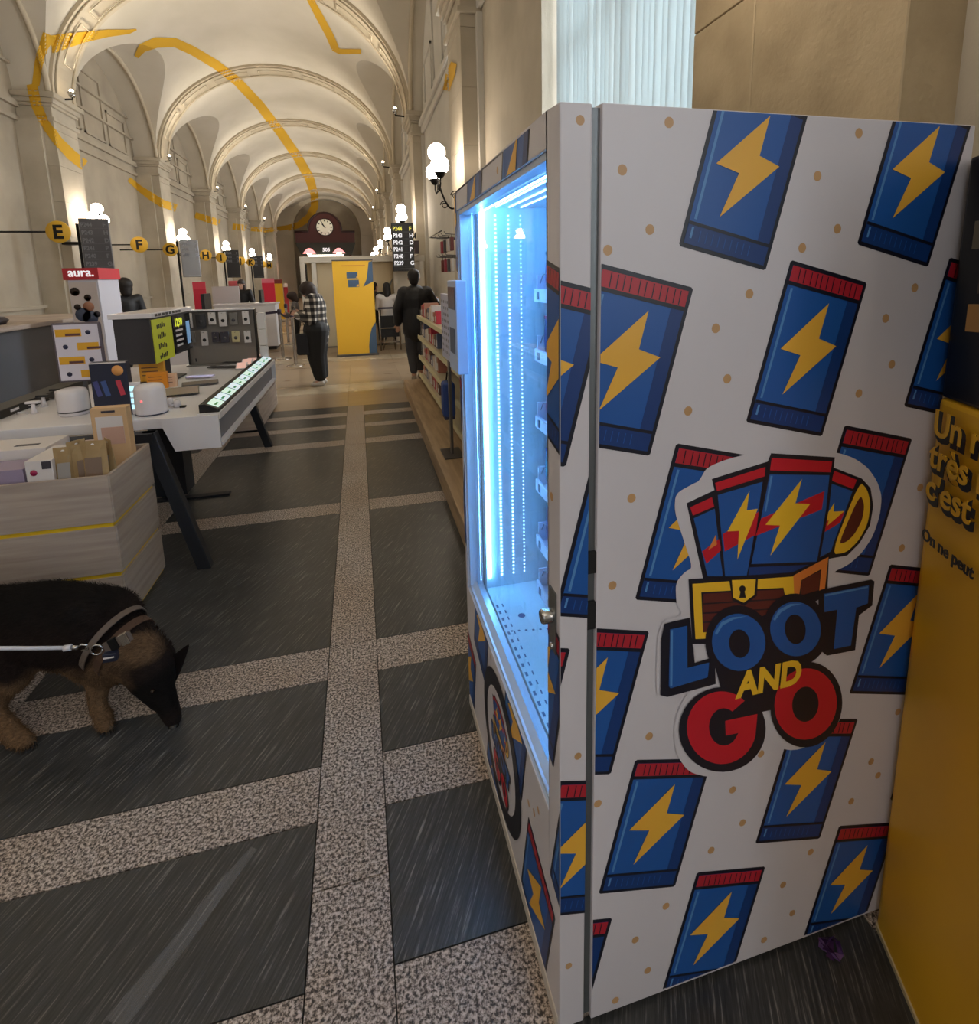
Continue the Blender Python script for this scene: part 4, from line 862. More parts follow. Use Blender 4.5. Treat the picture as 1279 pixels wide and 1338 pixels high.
# accessory rack with hanging packs
ar = thing('accessory_rack', (-1.22, 5.33, TZ0), 'grey mesh rack of hanging accessories at the far end of the white table', 'rack')
rackm = mat('rack_grey', (120, 116, 112), .5); MB().box((-1.53, 5.335, TZ0), (-.95, 5.345, 1.345)).build('back_panel', mat('rack_back', (134, 126, 118), .6), ar)
MB().box((-.955, 5.30, TZ0), (-.94, 5.36, 1.35)).build('post', blk, ar); MB().box((-1.54, 5.30, TZ0), (-1.53, 5.36, 1.35)).build('post', blk, ar); MB().box((-1.54, 5.28, 1.345), (-.94, 5.36, 1.358)).build('top_rail', whp, ar)
MB().box((-1.54, 5.22, TZ0), (-.94, 5.36, TZ0 + .01)).build('base', rackm, ar)
hp = [(-1.50, 1.33, .06, .13, cardw, 'white'), (-1.40, 1.32, .08, .12, grym, 'silver'), (-1.305, 1.33, .06, .11, cardw, 'white'), (-1.215, 1.33, .065, .13, cardw, 'white'), (-1.125, 1.32, .07, .11, rackm, 'grey'), (-1.02, 1.33, .055, .12, cardw, 'white'),
      (-1.50, 1.16, .08, .10, rackm, 'grey'), (-1.385, 1.16, .055, .13, cardw, 'white'), (-1.29, 1.15, .06, .09, bark, 'dark'), (-1.215, 1.15, .07, .10, bark, 'dark'), (-1.12, 1.15, .065, .10, mat('card_pale_gold', (196, 184, 140), .5), 'pale gold'), (-1.02, 1.15, .055, .11, cardw, 'white')]
ordn = ['leftmost', 'second', 'third', 'fourth', 'fifth', 'rightmost']
for i, (x, z, w_, h_, m_, cn) in enumerate(hp):
    o = thing('blister_pack', (x, 5.30, z - h_), '%s accessory pack hanging %s in the %s row of the rack' % (cn, ordn[i % 6], ['upper', 'lower'][i // 6]), 'blister pack', 'packs hanging on the accessory rack')
    MB().box((x - w_ / 2, 5.285, z - h_), (x + w_ / 2, 5.305, z)).build('card', m_, o, .002); MB().lathe((x, 5.2845, z - h_ * .6), [(0, .004), (.012, .004), (.016, 0)], 10, (0, -1, 0)).build('product', blk if m_ is cardw else grym, o); MB().tube([(x, 5.26, z - .008), (x, 5.335, z - .008)], .0025, 5).build('hook', chrome, o)
for k in range(3): single(MB().box((-.925, 5.30, TZ0 + .155 * k), (-.86, 5.38, TZ0 + .155 * (k + 1) - .004)), 'carton', cardw, 'white carton in the narrow stack right of the accessory rack, %s' % tiers[k], 'box', 'carton stack beside the accessory rack', .002)
# ================================================================== WALL LAMPS
iron = mat('black_iron', (20, 18, 18), .5, .5); opal = mat('opal_glass_lit', (255, 240, 220), .4, emit=16)
def sconce(side, n, first):
    y = P0 + BAY * n; X = XL if side < 0 else XR; s = -side; g = X + s * .36; y0 = y + (.1 if side < 0 else -.32)
    where = ['second', 'third', 'fourth', 'fifth', 'sixth', 'seventh'][n - 1] if n > 1 else {1: 'nearest visible', 0: 'out of view', -1: 'rearmost'}[n]
    lab = '%s iron wall lamp with three lit globes on the %s pillar row' % (where, 'left' if side < 0 else 'right')
    o = thing('wall_lamp', (X, y0, 2.85), lab, 'wall lamp', 'globe wall lamps on the %s pillars' % ('left' if side < 0 else 'right'))
    MB().lathe((X - s * .01, y0, 2.72), [(0, 0), (.09, 0), (.08, .03), (.03, .05), (0, .05)], 14, (s, 0, 0)).build('wall_plate', iron, o)
    arm = [(X + s * (.02 + .34 * t), y0, 2.72 - .13 * math.sin(PI * t * 1.1) + .25 * t ** 3) for t in [i / 12 for i in range(13)]]
    MB().tube(arm, .014, 8).build('arm', iron, o)
    MB().tube([(X + s * (.10 + .07 * math.cos(a) * (1 - a / 14)), y0, 2.80 + .07 * math.sin(a) * (1 - a / 14)) for a in [i * .45 for i in range(20)]], .008, 6).build('scroll', iron, o)
    MB().tube([(X + s * (.27 + .06 * math.cos(a) * (1 - a / 14)), y0, 2.66 + .06 * math.sin(a) * (1 - a / 14)) for a in [i * .45 for i in range(20)]], .008, 6).build('scroll', iron, o)
    for dy, z in ((0, 3.40), (-.27, 3.17), (.27, 3.17)):
        MB().tube([(g, y0, 2.86), (g, y0 + dy * .6, 2.84), (g, y0 + dy, 2.92), (g, y0 + dy, z - .14)], .011, 6).build('branch', iron, o)
        MB().lathe((g, y0 + dy, z - .18), [(0, 0), (.03, .0), (.055, .03), (.08, .07), (.085, .085), (.07, .08), (0, .06)], 14).build('globe_holder', iron, o)
        MB().sphere((g, y0 + dy, z), .13, 18).build('globe', opal, o)
    return o
for n in range(-1, 7): sconce(-1, n, None); sconce(1, n, None)
# floodlight fittings on the capitals
bulbm = mat('flood_bulb', (255, 232, 196), .4, emit=14)
for n in range(1, 7):
    for side, x in ((-1, XL + .3), (1, XR - .38)):
        y = P0 + BAY * n - .2; X = XL if side < 0 else XR
        o = thing('capital_floodlight', (x, y, 5.8), 'small lit floodlight on the capital of the %s pillar in the %s row' % (['nearest', 'second', 'third', 'fourth', 'fifth', 'sixth'][n - 1], 'left' if side < 0 else 'right'), 'floodlight', 'vault floodlights')
        MB().tube([(X - side * .1, y, 5.74), (x, y, 5.76), (x, y, 5.82)], .02, 6).build('bracket', iron, o); MB().sphere((x, y, 5.93), .045, 10).build('bulb', bulbm, o)
        MB().lathe((x, y, 5.80), [(0, 0), (.05, 0), (.09, .10), (.085, .10), (.045, .01), (0, .01)], 14).build('reflector', chrome, o)
# ================================================================== LETTERED DISCS AND QUEUE BOARDS
discm = mat('disc_amber', (214, 168, 48), .5)
dy_ = [12.3, 16.3, 18.75, 22.8, 25.2, 29.2, 31.8, 35.7, 38.2]
for L_, y in zip('EFGHIJKLM', dy_):
    z = 2.64; x = -5.6; o = thing('counter_sign', (x, y, z), 'round amber sign lettered %s on a rod above the left counters' % L_, 'sign', 'lettered counter signs')
    MB().lathe((x, y + .02, z), [(0, 0), (.21, 0), (.21, .01), (.21, .03), (.2, .04), (0, .04)], 28, (0, -1, 0)).build('disc', discm, o)
    text(L_, .36, (x, y - .022, z - .125), (1, 0, 0), (0, 0, 1), iron, 'lettering', o, bold=.012, align='CENTER')
    MB().tube([(x - .2, y, z), (WL, y, z)], .018, 6).build('rod', iron, o)
boardm = mat('board_dark', (28, 28, 32), .4); boardg = mat('board_grey', (84, 84, 90), .4); bt = mat('board_text_white', (226, 226, 230), .5, emit=.6); bty = mat('board_text_yellow', (214, 206, 90), .5, emit=.6)
def queue_board(c, w_, h_, ang, front, label, rows, textm, parent=None):
    o = thing('queue_board', c, label, 'queue board')
    # built at rotation zero round its base, then turned
    x, y, z = c; MB().box((x - w_ / 2, y - .04, z), (x + w_ / 2, y + .04, z + h_)).build('case', front, o, .01)
    n = len(rows)
    for i, (a, b2) in enumerate(rows):
        zz = z + h_ * (.91 - .142 * i) - .07; tm = bty if i == 0 and textm is bt else textm
        text(a, .125, (x - w_ * .44, y - .044, zz), (1, 0, 0), (0, 0, 1), tm, 'lettering', o, bold=.004, sx=.85); text(b2, .125, (x + w_ * .30, y - .044, zz), (1, 0, 0), (0, 0, 1), tm, 'lettering', o, bold=.004)
        MB().box((x - w_ * .46, y - .0445, zz - .035), (x + w_ * .46, y - .041, zz - .03)).build('row_line', mat('row_line', (110, 110, 116), .5), o)
    MB().box((x - w_ * .2, y - .044, z + .05), (x + w_ * .42, y - .041, z + .062)).build('row_line', MATS['row_line'], o)
    o.rotation_euler = (0, 0, ang); return o
ROWS = [('P244', 'F'), ('P243', 'H'), ('P242', 'D'), ('P241', 'P'), ('P240', 'F'), ('P239', 'G')]
q = queue_board((1.09, 12.7, 1.76), .50, 1.10, 0, boardm, 'black hanging queue board with white numbers on the right pillar row', ROWS, bt)
MB().box((1.35, 12.64, 2.16), (1.46, 12.76, 2.46)).build('side_box', mat('side_box_maroon', (54, 24, 30), .4), q); MB().box((1.26, 12.72, 2.3), (1.32, 14.2, 2.4)).build('bracket', iron, q); MB().box((1.26, 14.2, 2.3), (1.59, 14.3, 2.4)).build('bracket', iron, q)
q = queue_board((-5.62, 13.9, 1.86), .55, 1.2, .12, boardg, 'tall dim grey queue board under the nearest left globe lamp', ROWS, mat('dim_text', (120, 122, 130), .5))
MB().tube([(-5.95, 13.95, 1.5), (-5.95, 13.95, 2.95)], .03, 8).build('post', iron, q)
MB().box((-6.3, 14.0, 2.5), (-5.9, 14.3, 2.56)).build('bracket', iron, q)
for i, (y, lab) in enumerate(((20.4, 'silver grey queue board under the second left globe lamp'), (26.9, 'small dark queue board under the third left globe lamp'), (33.4, 'far dark queue board under the fourth left globe lamp'))):
    q = queue_board((-5.5, y, 1.8), .55, 1.25, .25, mat('board_silver', (150, 150, 152), .25, .6) if i == 0 else boardm, lab, ROWS[:3], MATS['dim_text']); MB().tube([(-5.85, y + .05, 0), (-5.85, y + .05, 3.0)], .035, 8).build('post', iron, q)
# ================================================================== CLOCK VESTIBULE, PARTITION, BANNERS
mah = mat('maroon_wood', (74, 32, 34), .45); dgreen = mat('dark_green_wood', (34, 42, 36), .45); dial = mat('clock_dial', (226, 222, 204), .4, emit=.12)
cx_, cy_, cz_ = -2.42, 48.9, 6.1
ck = thing('clock_vestibule', (cx_, 49.6, 0), 'maroon entrance vestibule with a large round clock at the far end of the hall', 'clock')
pts = [(cx_ - 2.45, 49, 4.75), (cx_ - 2.45, 49, 5.71), (cx_ - 1.34, 49, 5.71)] + [(cx_ - 1.34 * math.cos(PI * i / 16), 49, 5.95 + 1.34 * math.sin(PI * i / 16)) for i in range(17)] + [(cx_ + 1.34, 49, 5.71), (cx_ + 2.45, 49, 5.71), (cx_ + 2.45, 49, 4.75)]
MB().prism(pts, (0, .9, 0)).build('pediment', mah, ck)
MB().tube([(cx_ - 2.5, 48.95, 5.73), (cx_ - 1.38, 48.95, 5.73)] + [(cx_ - 1.38 * math.cos(PI * i / 16), 48.95, 5.95 + 1.38 * math.sin(PI * i / 16)) for i in range(17)] + [(cx_ + 1.38, 48.95, 5.73), (cx_ + 2.5, 48.95, 5.73)], .09, 6).build('moulding', mat('maroon_dark', (44, 20, 22), .4), ck)
MB().prism([(cx_ - 2.5, 48.9, 4.8), (cx_ + 2.5, 48.9, 4.8), (cx_ + 2.1, 48.9, 3.75), (cx_ - 2.1, 48.9, 3.75)], (0, 1, 0)).build('canopy', dgreen, ck)
for x in (-2.1, 1.9): MB().box((cx_ + x, 48.95, 0), (cx_ + x + .2, 49.9, 3.75)).build('side_post', mah, ck)
MB().box((cx_ - 1.9, 49.5, 0), (cx_ + 1.9, 49.55, 3.7)).build('doors', dgreen, ck); text('505', .42, (cx_, 48.87, 4.05), (1, 0, 0), (0, 0, 1), bt, 'lettering', ck, bold=.01, align='CENTER')
MB().lathe((cx_, 48.98, cz_), [(0, 0), (.70, 0), (.72, .03), (.76, .05), (.76, 0)], 36, (0, -1, 0)).build('dial_ring', MATS['maroon_dark'], ck)
dl = MB().lathe((cx_, 48.93, cz_), [(0, .012), (.68, .012), (.68, 0)], 36, (0, -1, 0)).build('dial', dial, ck)
for k in range(12):
    a = 2 * PI * k / 12; c, s_ = math.sin(a), math.cos(a); MB().box((cx_ - .035, 48.90, cz_ + .48), (cx_ + .035, 48.915, cz_ + .64), Matrix.Rotation(a, 3, 'Y'), (cx_, 48.9, cz_)).build('numeral', iron, dl)
MB().box((cx_ - .03, 48.88, cz_ - .1), (cx_ + .03, 48.895, cz_ + .52), Matrix.Rotation(math.radians(-30), 3, 'Y'), (cx_, 48.9, cz_)).build('minute_hand', iron, dl)
MB().box((cx_ - .04, 48.86, cz_ - .08), (cx_ + .04, 48.875, cz_ + .34), Matrix.Rotation(math.radians(-38), 3, 'Y'), (cx_, 48.9, cz_)).build('hour_hand', iron, dl)
shade = mat('lamp_shade_pink', (240, 150, 150), .5, emit=1.2)
for i, x in enumerate((-3.75, -1.35)):
    o = thing('pendant_lamp', (x, 47.9, 3.85), 'pink lampshade hanging at the %s under the clock canopy' % ['left', 'right'][i], 'lamp'); MB().lathe((x, 47.9, 3.85), [(.55, 0), (.18, .38), (.05, .42), (0, .42)], 20).build('shade', shade, o); MB().sphere((x, 47.9, 3.85), .2, 10).build('bulb', bulbm, o); MB().tube([(x, 47.9, 4.27), (x, 48.9, 4.6)], .02, 5).build('cord', iron, o)
MB().box((-3.9, 48.7, 3.62), (-1.0, 48.85, 3.75)).build('light_strip', mat('strip_white_lit', (255, 246, 230), .4, emit=4), ck)
cream = mat('cream_panel', (214, 196, 160), .55); whf = mat('partition_white', (220, 212, 198), .45)
pt = thing('office_cabin', (.3, 13.4, 0), 'cream cabin with a white header beam behind the yellow banner', 'cabin')
MB().box((-1.25, 13.0, 2.0), (1.62, 14.2, 2.14)).build('header', whf, pt, .01)
for x in (-1.25, -1.0, .86, 1.5): MB().box((x, 13.02, 0), (x + .1, 13.1, 2.0)).build('post', whf, pt)
MB().box((-.9, 13.25, 0), (.86, 13.3, 2.0)).build('panel', cream, pt); MB().box((-1.15, 13.6, 0), (1.6, 13.65, 2.0)).build('panel', cream, pt); MB().box((.96, 13.1, 0), (1.5, 13.15, 2.0)).build('panel', whf, pt)
MB().prism([(.5, 13.22, .95), (.62, 13.22, 1.3), (.86, 13.22, 1.62), (.80, 13.22, 1.45), (.62, 13.22, .95)], (0, .02, 0)).build('printed_swoosh', mat('swoosh_grey', (120, 124, 122), .5), pt)
MB().box((-1.2, 13.05, -.0), (1.6, 14.1, .012)).build('floor_plate', grym, pt)
bann = mat('banner_yellow', (222, 170, 44), .5); bnav = mat('banner_slate_blue', (62, 84, 108), .5)
bn = thing('banner_stand', (-.07, 11.45, 0), 'tall yellow roll-up banner with slate blue shapes in the middle of the hall', 'banner')
MB().box((-.475, 11.44, .03), (.335, 11.455, 1.985)).build('banner', bann, bn)
MB().box((-.5, 11.38, 0), (.36, 11.52, .04)).build('base', grym, bn, .01); MB().box((-.48, 11.432, 1.975), (.34, 11.462, 2.0)).build('top_rail', grym, bn); MB().tube([(-.07, 11.48, .03), (-.07, 11.48, 1.98)], .012, 8).build('pole', grym, bn)
def flat(poly, y, mt, name, parent, th=.0015): MB().prism([(x, y, z) for x, z in poly], (0, -th, 0)).build(name, mt, parent)
flat([(.26, 1.95), (.333, 1.97), (.333, 1.55), (.12, 1.44), (.2, 1.6)], 11.4399, bnav, 'printed_shape', bn); flat([(.17, .04), (.17, .2), (.2, .42), (.25, .58), (.333, .70), (.333, .04)], 11.4399, bnav, 'printed_shape', bn)
flat([(-.20, 1.62), (.02, 1.62), (.02, 1.75), (-.20, 1.75)], 11.4399, bnav, 'printed_block', bn); flat([(-.18, 1.44), (.04, 1.44), (.04, 1.59), (-.18, 1.59)], 11.4399, bnav, 'printed_block', bn)
for z in (1.63, 1.45): flat([(-.02, z), (.035, z), (.03, z + .05), (.0, z + .03)], 11.438, mat('bolt_amber', (226, 170, 80), .5), 'printed_mark', bn)
flat([(-.3, 1.87), (.18, 1.87), (.18, 1.89), (-.3, 1.89)], 11.4399, mat('banner_ochre', (196, 130, 50), .5), 'printed_line', bn)
# poster column, red displays and clerk counters on the left
pc_ = thing('poster_column', (-3.4, 8.3, 0), 'white display column with red header and a poster of people, behind the table', 'display stand')
redm = mat('header_red', (196, 44, 58), .5); MB().box((-3.62, 8.0, 0), (-3.28, 8.62, 1.67)).build('column', mat('column_white', (206, 206, 218), .4), pc_, .004)
MB().box((-3.66, 7.985, 1.67), (-3.26, 8.64, 1.82)).build('header', redm, pc_); text('aura.', .15, (-3.60, 7.981, 1.715), (1, 0, 0), (0, 0, 1), bt, 'lettering', pc_, bold=.003)
MB().box((-3.61, 7.992, .5), (-3.30, 7.9995, 1.64)).build('poster', mat('poster_pale', (206, 196, 196), .5), pc_)
skinp = mat('print_skin', (176, 124, 100), .6); hairp = mat('print_hair', (40, 26, 24), .6); denim = mat('print_denim', (74, 84, 110), .6)
for (x, z, rr, m_) in ((-3.555, 1.52, .055, hairp), (-3.545, 1.50, .034, skinp), (-3.42, 1.44, .042, hairp), (-3.42, 1.42, .03, skinp), (-3.55, 1.32, .04, hairp), (-3.425, 1.32, .065, skinp), (-3.50, 1.22, .09, denim), (-3.42, 1.18, .09, denim), (-3.34, 1.22, .04, bark)): MB().lathe((x, 7.991, z), [(0, 0), (rr, 0), (rr, .001), (0, .001)], 14, (0, -1, 0)).build('printed_figure', m_, pc_)
def counter(x0, x1, y0, y1, h_, label):
    o = thing('service_counter', ((x0 + x1) / 2, (y0 + y1) / 2, 0), label, 'counter', 'left service counters')
    MB().box((x0, y0, .08), (x1, y1, h_ - .04)).build('body', tw, o, .004); MB().box((x0 - .03, y0 - .03, h_ - .04), (x1 + .03, y1 + .03, h_)).build('worktop', whp, o, .004); MB().box((x0 + .05, y0 + .05, 0), (x1 - .05, y1 - .05, .08)).build('plinth', blk, o)
    MB().box((x1 - .35, y0 + .1, h_), (x1 - .3, y0 + .5, h_ + .3)).build('screen', blk, o)
counter(-3.15, -2.1, 9.3, 9.8, 1.12, 'white service counter in front of the nearest clerk'); counter(-3.2, -1.9, 13.3, 13.9, 1.1, 'white service counter in front of the clerk in the black jacket')
gc = thing('glazed_counter', (-4.6, 7.6, 0), 'long counter with grey glass front and wooden cap at the left edge', 'counter')
MB().box((-5.4, 5.0, 0), (-4.1, 10.2, 1.08)).build('body', mat('counter_grey_glass', (96, 98, 104), .15), gc); MB().box((-5.45, 4.95, 1.08), (-4.0, 10.25, 1.14)).build('cap', wood, gc, .01); MB().lathe((-4.6, 7.8, 1.14), [(0, 0), (.3, 0), (.34, .05), (.3, .09), (0, .1)], 20).build('dish', bark, gc)
for i, (x, y, w_, h0, h1, c, c2, lab) in enumerate(((-3.45, 13.2, .26, .2, 1.62, (190, 30, 56), (206, 60, 80), 'narrow red banner behind the table, left of the white board'), (-3.1, 20.5, .42, .3, 1.7, (206, 28, 60), (226, 120, 140), 'bright red banner right of the clerk in the black jacket'), (-3.0, 22.3, .3, .1, 1.66, (226, 176, 30), (120, 40, 40), 'narrow yellow banner right of the bright red banner'), (-2.95, 24, .16, .1, 1.5, (150, 30, 40), (200, 180, 170), 'slim dark red banner at the end of the banner row'))):
    # stand them where their rays fall, well behind the counters
    o = thing('banner_stand', (x, y, 0), lab, 'banner', 'small banners along the left counters'); MB().box((x - w_ / 2, y, h0), (x + w_ / 2, y + .03, h1)).build('banner', mat('bm%d' % i, c, .5), o); MB().box((x - w_ / 2, y - .003, h1 - .16), (x + w_ / 2, y - .0005, h1)).build('header', mat('bh%d' % i, c2, .5), o); MB().tube([(x, y + .02, 0), (x, y + .02, h0)], .02, 6).build('pole', grym, o); MB().box((x - w_ / 2, y - .1, 0), (x + w_ / 2, y + .15, .02)).build('base', grym, o)
o = thing('white_board', (-3.2, 14.05, 0), 'plain pale board standing behind the table beside the red banner', 'board'); MB().box((-3.4, 14.05, .9), (-2.8, 14.09, 1.5)).build('board', mat('board_pale', (196, 190, 192), .5), o); MB().tube([(-3.1, 14.07, 0), (-3.1, 14.07, .9)], .03, 8).build('post', grym, o); MB().box((-3.3, 13.98, 0), (-2.9, 14.16, .02)).build('base', grym, o)
o = thing('round_display', (-3.15, 15.6, 0), 'drum display with red top, left of the clerk in the black jacket', 'display stand')
MB().lathe((-3.15, 15.6, 0), [(0, 0), (.19, 0), (.19, 1.48)], 24).build('drum', mat('drum_picture', (70, 54, 44), .4), o); MB().lathe((-3.15, 15.6, 1.48), [(.195, 0), (.2, .02), (.2, .13), (.19, .15), (0, .15)], 24).build('cap', mat('cap_rose', (206, 90, 100), .5), o); MB().lathe((-3.15, 15.6, .95), [(.192, 0), (.196, .02), (.196, .16), (.192, .18)], 24).build('printed_band', mat('band_orange', (206, 110, 60), .5), o)
# stanchions and belt
steel = mat('brushed_steel', (176, 168, 158), .25, .9); belt = mat('belt_aubergine', (44, 34, 56), .6)
for i, (x, y, lab) in enumerate(((-1.22, 10.5, 'nearest'), (-1.58, 11.55, 'middle'), (-1.78, 14.2, 'farthest'))):
    o = thing('stanchion', (x, y, 0), '%s steel queue post left of the woman in the plaid jacket' % lab, 'queue post', 'steel queue posts')
    MB().lathe((x, y, 0), [(0, 0), (.17, 0), (.17, .012), (.05, .03), (.034, .05)], 22).build('base', steel, o); MB().lathe((x, y, .03), [(.032, 0), (.032, .90)], 16).build('pole', steel, o); MB().lathe((x, y, .93), [(.04, 0), (.042, .08), (.03, .1), (0, .105)], 16).build('head', belt, o)
def belt_(p, q, sag, lab):
    n = 12; p, q = Vector(p), Vector(q); mb = MB(); vs = []
    for i in range(n + 1):
        t = i / n; c = p.lerp(q, t) - Vector((0, 0, sag * 4 * t * (1 - t))); vs += [c + Vector((0, 0, .025)), c - Vector((0, 0, .025)), c + Vector((.004, .002, -.025)), c + Vector((.004, .002, .025))]
    mb.add(vs, [(i * 4 + k, i * 4 + (k + 1) % 4, (i + 1) * 4 + (k + 1) % 4, (i + 1) * 4 + k) for i in range(n) for k in range(4)] + [(0, 1, 2, 3), tuple(range(4 * n, 4 * n + 4))]); props(mb.build('queue_belt', belt), lab, 'queue belt')
belt_((-1.22, 10.5, .98), (-1.58, 11.55, .98), .07, 'dark belt sagging between the nearest and the middle queue post'); belt_((-1.60, 11.55, .98), (-2.35, 11.7, .98), .03, 'dark belt running left from the middle queue post')
# ================================================================== RIGHT HAND SHELVES
plank = nmat('plinth_oak', (150, 126, 98), (178, 152, 120), .45, 2.0, stretch=(14, 1, 14))
pl_ = thing('shelf_plinth', (1.0, 4.9, 0), 'long low wooden plinth running under the shop shelves on the right of the aisle', 'plinth')
mb = MB(); mb.prism([(.525, 2.3, 0), (1.5, 2.3, 0), (1.5, 7.55, 0), (.57, 7.55, 0)], (0, 0, .155)); mb.build('plinth', plank, pl_, .004); MB().box((.50, 2.26, 0), (.515, 2.29, .16)).build('red_edge', redm, pl_)
sh = thing('shop_shelf', (1.15, 6.2, .155), 'pale shop shelving with price edges on the wooden plinth, behind the vending machine', 'shelf')
shm = mat('shelf_cream', (206, 196, 170), .45); MB().box((1.44, 3.1, .155), (1.48, 7.45, 1.55)).build('back_panel', shm, sh)
SZ = [.24, .50, .78, 1.06]
for z in SZ: MB().box((.80, 3.1, z), (1.44, 7.42, z + .02)).build('shelf_board', shm, sh); MB().box((.785, 3.1, z - .02), (.80, 7.42, z + .03)).build('price_edge', mat('price_edge', (216, 208, 168), .45), sh)
for y in (3.1, 4.55, 6.0, 7.42): MB().box((1.38, y, .155), (1.44, y + .03, 1.55)).build('upright', grym, sh); MB().box((.82, y, .155), (1.38, y + .012, .24)).build('bracket', shm, sh)
MB().box((.83, 7.435, .5), (1.36, 7.44, 1.16)).build('end_glass', mat('end_glass', (180, 180, 178), .1, alpha=.35), sh)
pal = [((206, 150, 130), 'salmon'), ((170, 110, 90), 'terracotta'), ((216, 200, 186), 'cream'), ((120, 90, 80), 'brown'), ((196, 60, 80), 'red'), ((230, 226, 222), 'white'), ((90, 100, 130), 'blue grey')]
posn = ['first', 'second', 'third', 'fourth', 'fifth', 'sixth', 'seventh', 'eighth', 'ninth']
for i, z in enumerate(SZ):
    for k in range(9):
        c, nm = pal[(i * 5 + k * 3) % 7]; y = 7.32 - .17 * k; h_ = .12 + .07 * ((i * 7 + k * 5) % 4) / 3; m_ = mat('goods_' + nm.replace(' ', '_'), c, .5)
        o = MB().box((.84, y - .06, z + .02), (1.02, y + .05, z + .02 + h_)).build('goods_box', m_, None, .003); props(o, '%s box, %s from the far end of the %s shop shelf' % (nm, posn[k], ['lowest', 'second', 'third', 'top'][i]), 'box', 'goods on the shop shelves'); MB().box((.8385, y - .045, z + .04), (.8398, y + .035, z + .02 + h_ * .6)).build('printed_label', cardw, o)
hk = thing('hook_rack', (1.4, 7.3, 1.55), 'wire hook rack with small goods above the shop shelves', 'rack'); MB().box((1.44, 6.2, 1.55), (1.46, 7.4, 2.15)).build('grid_panel', wallw, hk)
for i in range(4):
    for j, z in enumerate((2.1, 1.85)): MB().tube([(1.44, 6.5 + .25 * i, z), (1.08, 6.5 + .25 * i, z + .02), (1.06, 6.5 + .25 * i, z + .05)], .006, 5).build('hook', grym, hk)
MB().tube([(1.44, 7.38, 2.12), (1.0, 7.38, 2.14), (1.0, 6.3, 2.14)], .008, 5).build('rail', grym, hk)
for i in range(4):
    for j, z in enumerate((2.08, 1.83)):
        c, nm = [((110, 50, 44), 'brick red'), ((196, 186, 176), 'pale'), ((60, 56, 60), 'charcoal'), ((150, 44, 60), 'crimson')][(i + j) % 4]; y = 6.5 + .25 * i
        o = thing('hanging_pouch', (1.16, y, z - .16), '%s pouch on the %s row of the hook rack, %s from the far end' % (nm, ['upper', 'lower'][j], posn[3 - i]), 'pouch', 'pouches on the hook rack'); MB().box((1.13, y - .045, z - .16), (1.17, y + .045, z + .0)).build('body', mat('hp_' + nm.replace(' ', '_'), c, .6), o, .008); MB().tube([(1.15, y, z), (1.15, y, z + .03)], .004, 5).build('loop', iron, o)
bg_ = thing('blue_bag', (.74, 4.6, .34), 'blue cloth bag hanging on the shelf front beside the vending machine', 'bag'); MB().box((.68, 4.52, .36), (.79, 4.68, .68)).build('bag_body', mat('bag_blue', (40, 66, 130), .6), bg_, .03, seg=3); MB().tube([(.73, 4.55, .67), (.74, 4.56, .76), (.74, 4.64, .76), (.73, 4.65, .67)], .006, 6).build('handle', iron, bg_); MB().box((.69, 4.53, .34), (.78, 4.67, .37)).build('base_panel', icon, bg_, .006)
ds = thing('dotted_sign', (.64, 3.9, .155), 'narrow upright sign sheet with fine print between shelf and vending machine', 'sign'); MB().box((.66, 3.95, .95), (.70, 4.35, 1.47)).build('sheet', mat('sheet_lilac', (186, 190, 216), .45), ds, .004); MB().box((.67, 4.12, .155), (.69, 4.18, .95)).build('post', grym, ds); MB().box((.60, 4.02, .155), (.76, 4.28, .165)).build('base', grym, ds)
for i in range(9):
    for j in range(4): MB().box((.6585, 3.99 + .09 * j, 1.0 + .05 * i), (.6598, 4.03 + .09 * j, 1.022 + .05 * i)).build('printed_mark', mat('mark_grey', (120, 124, 140), .5), ds)
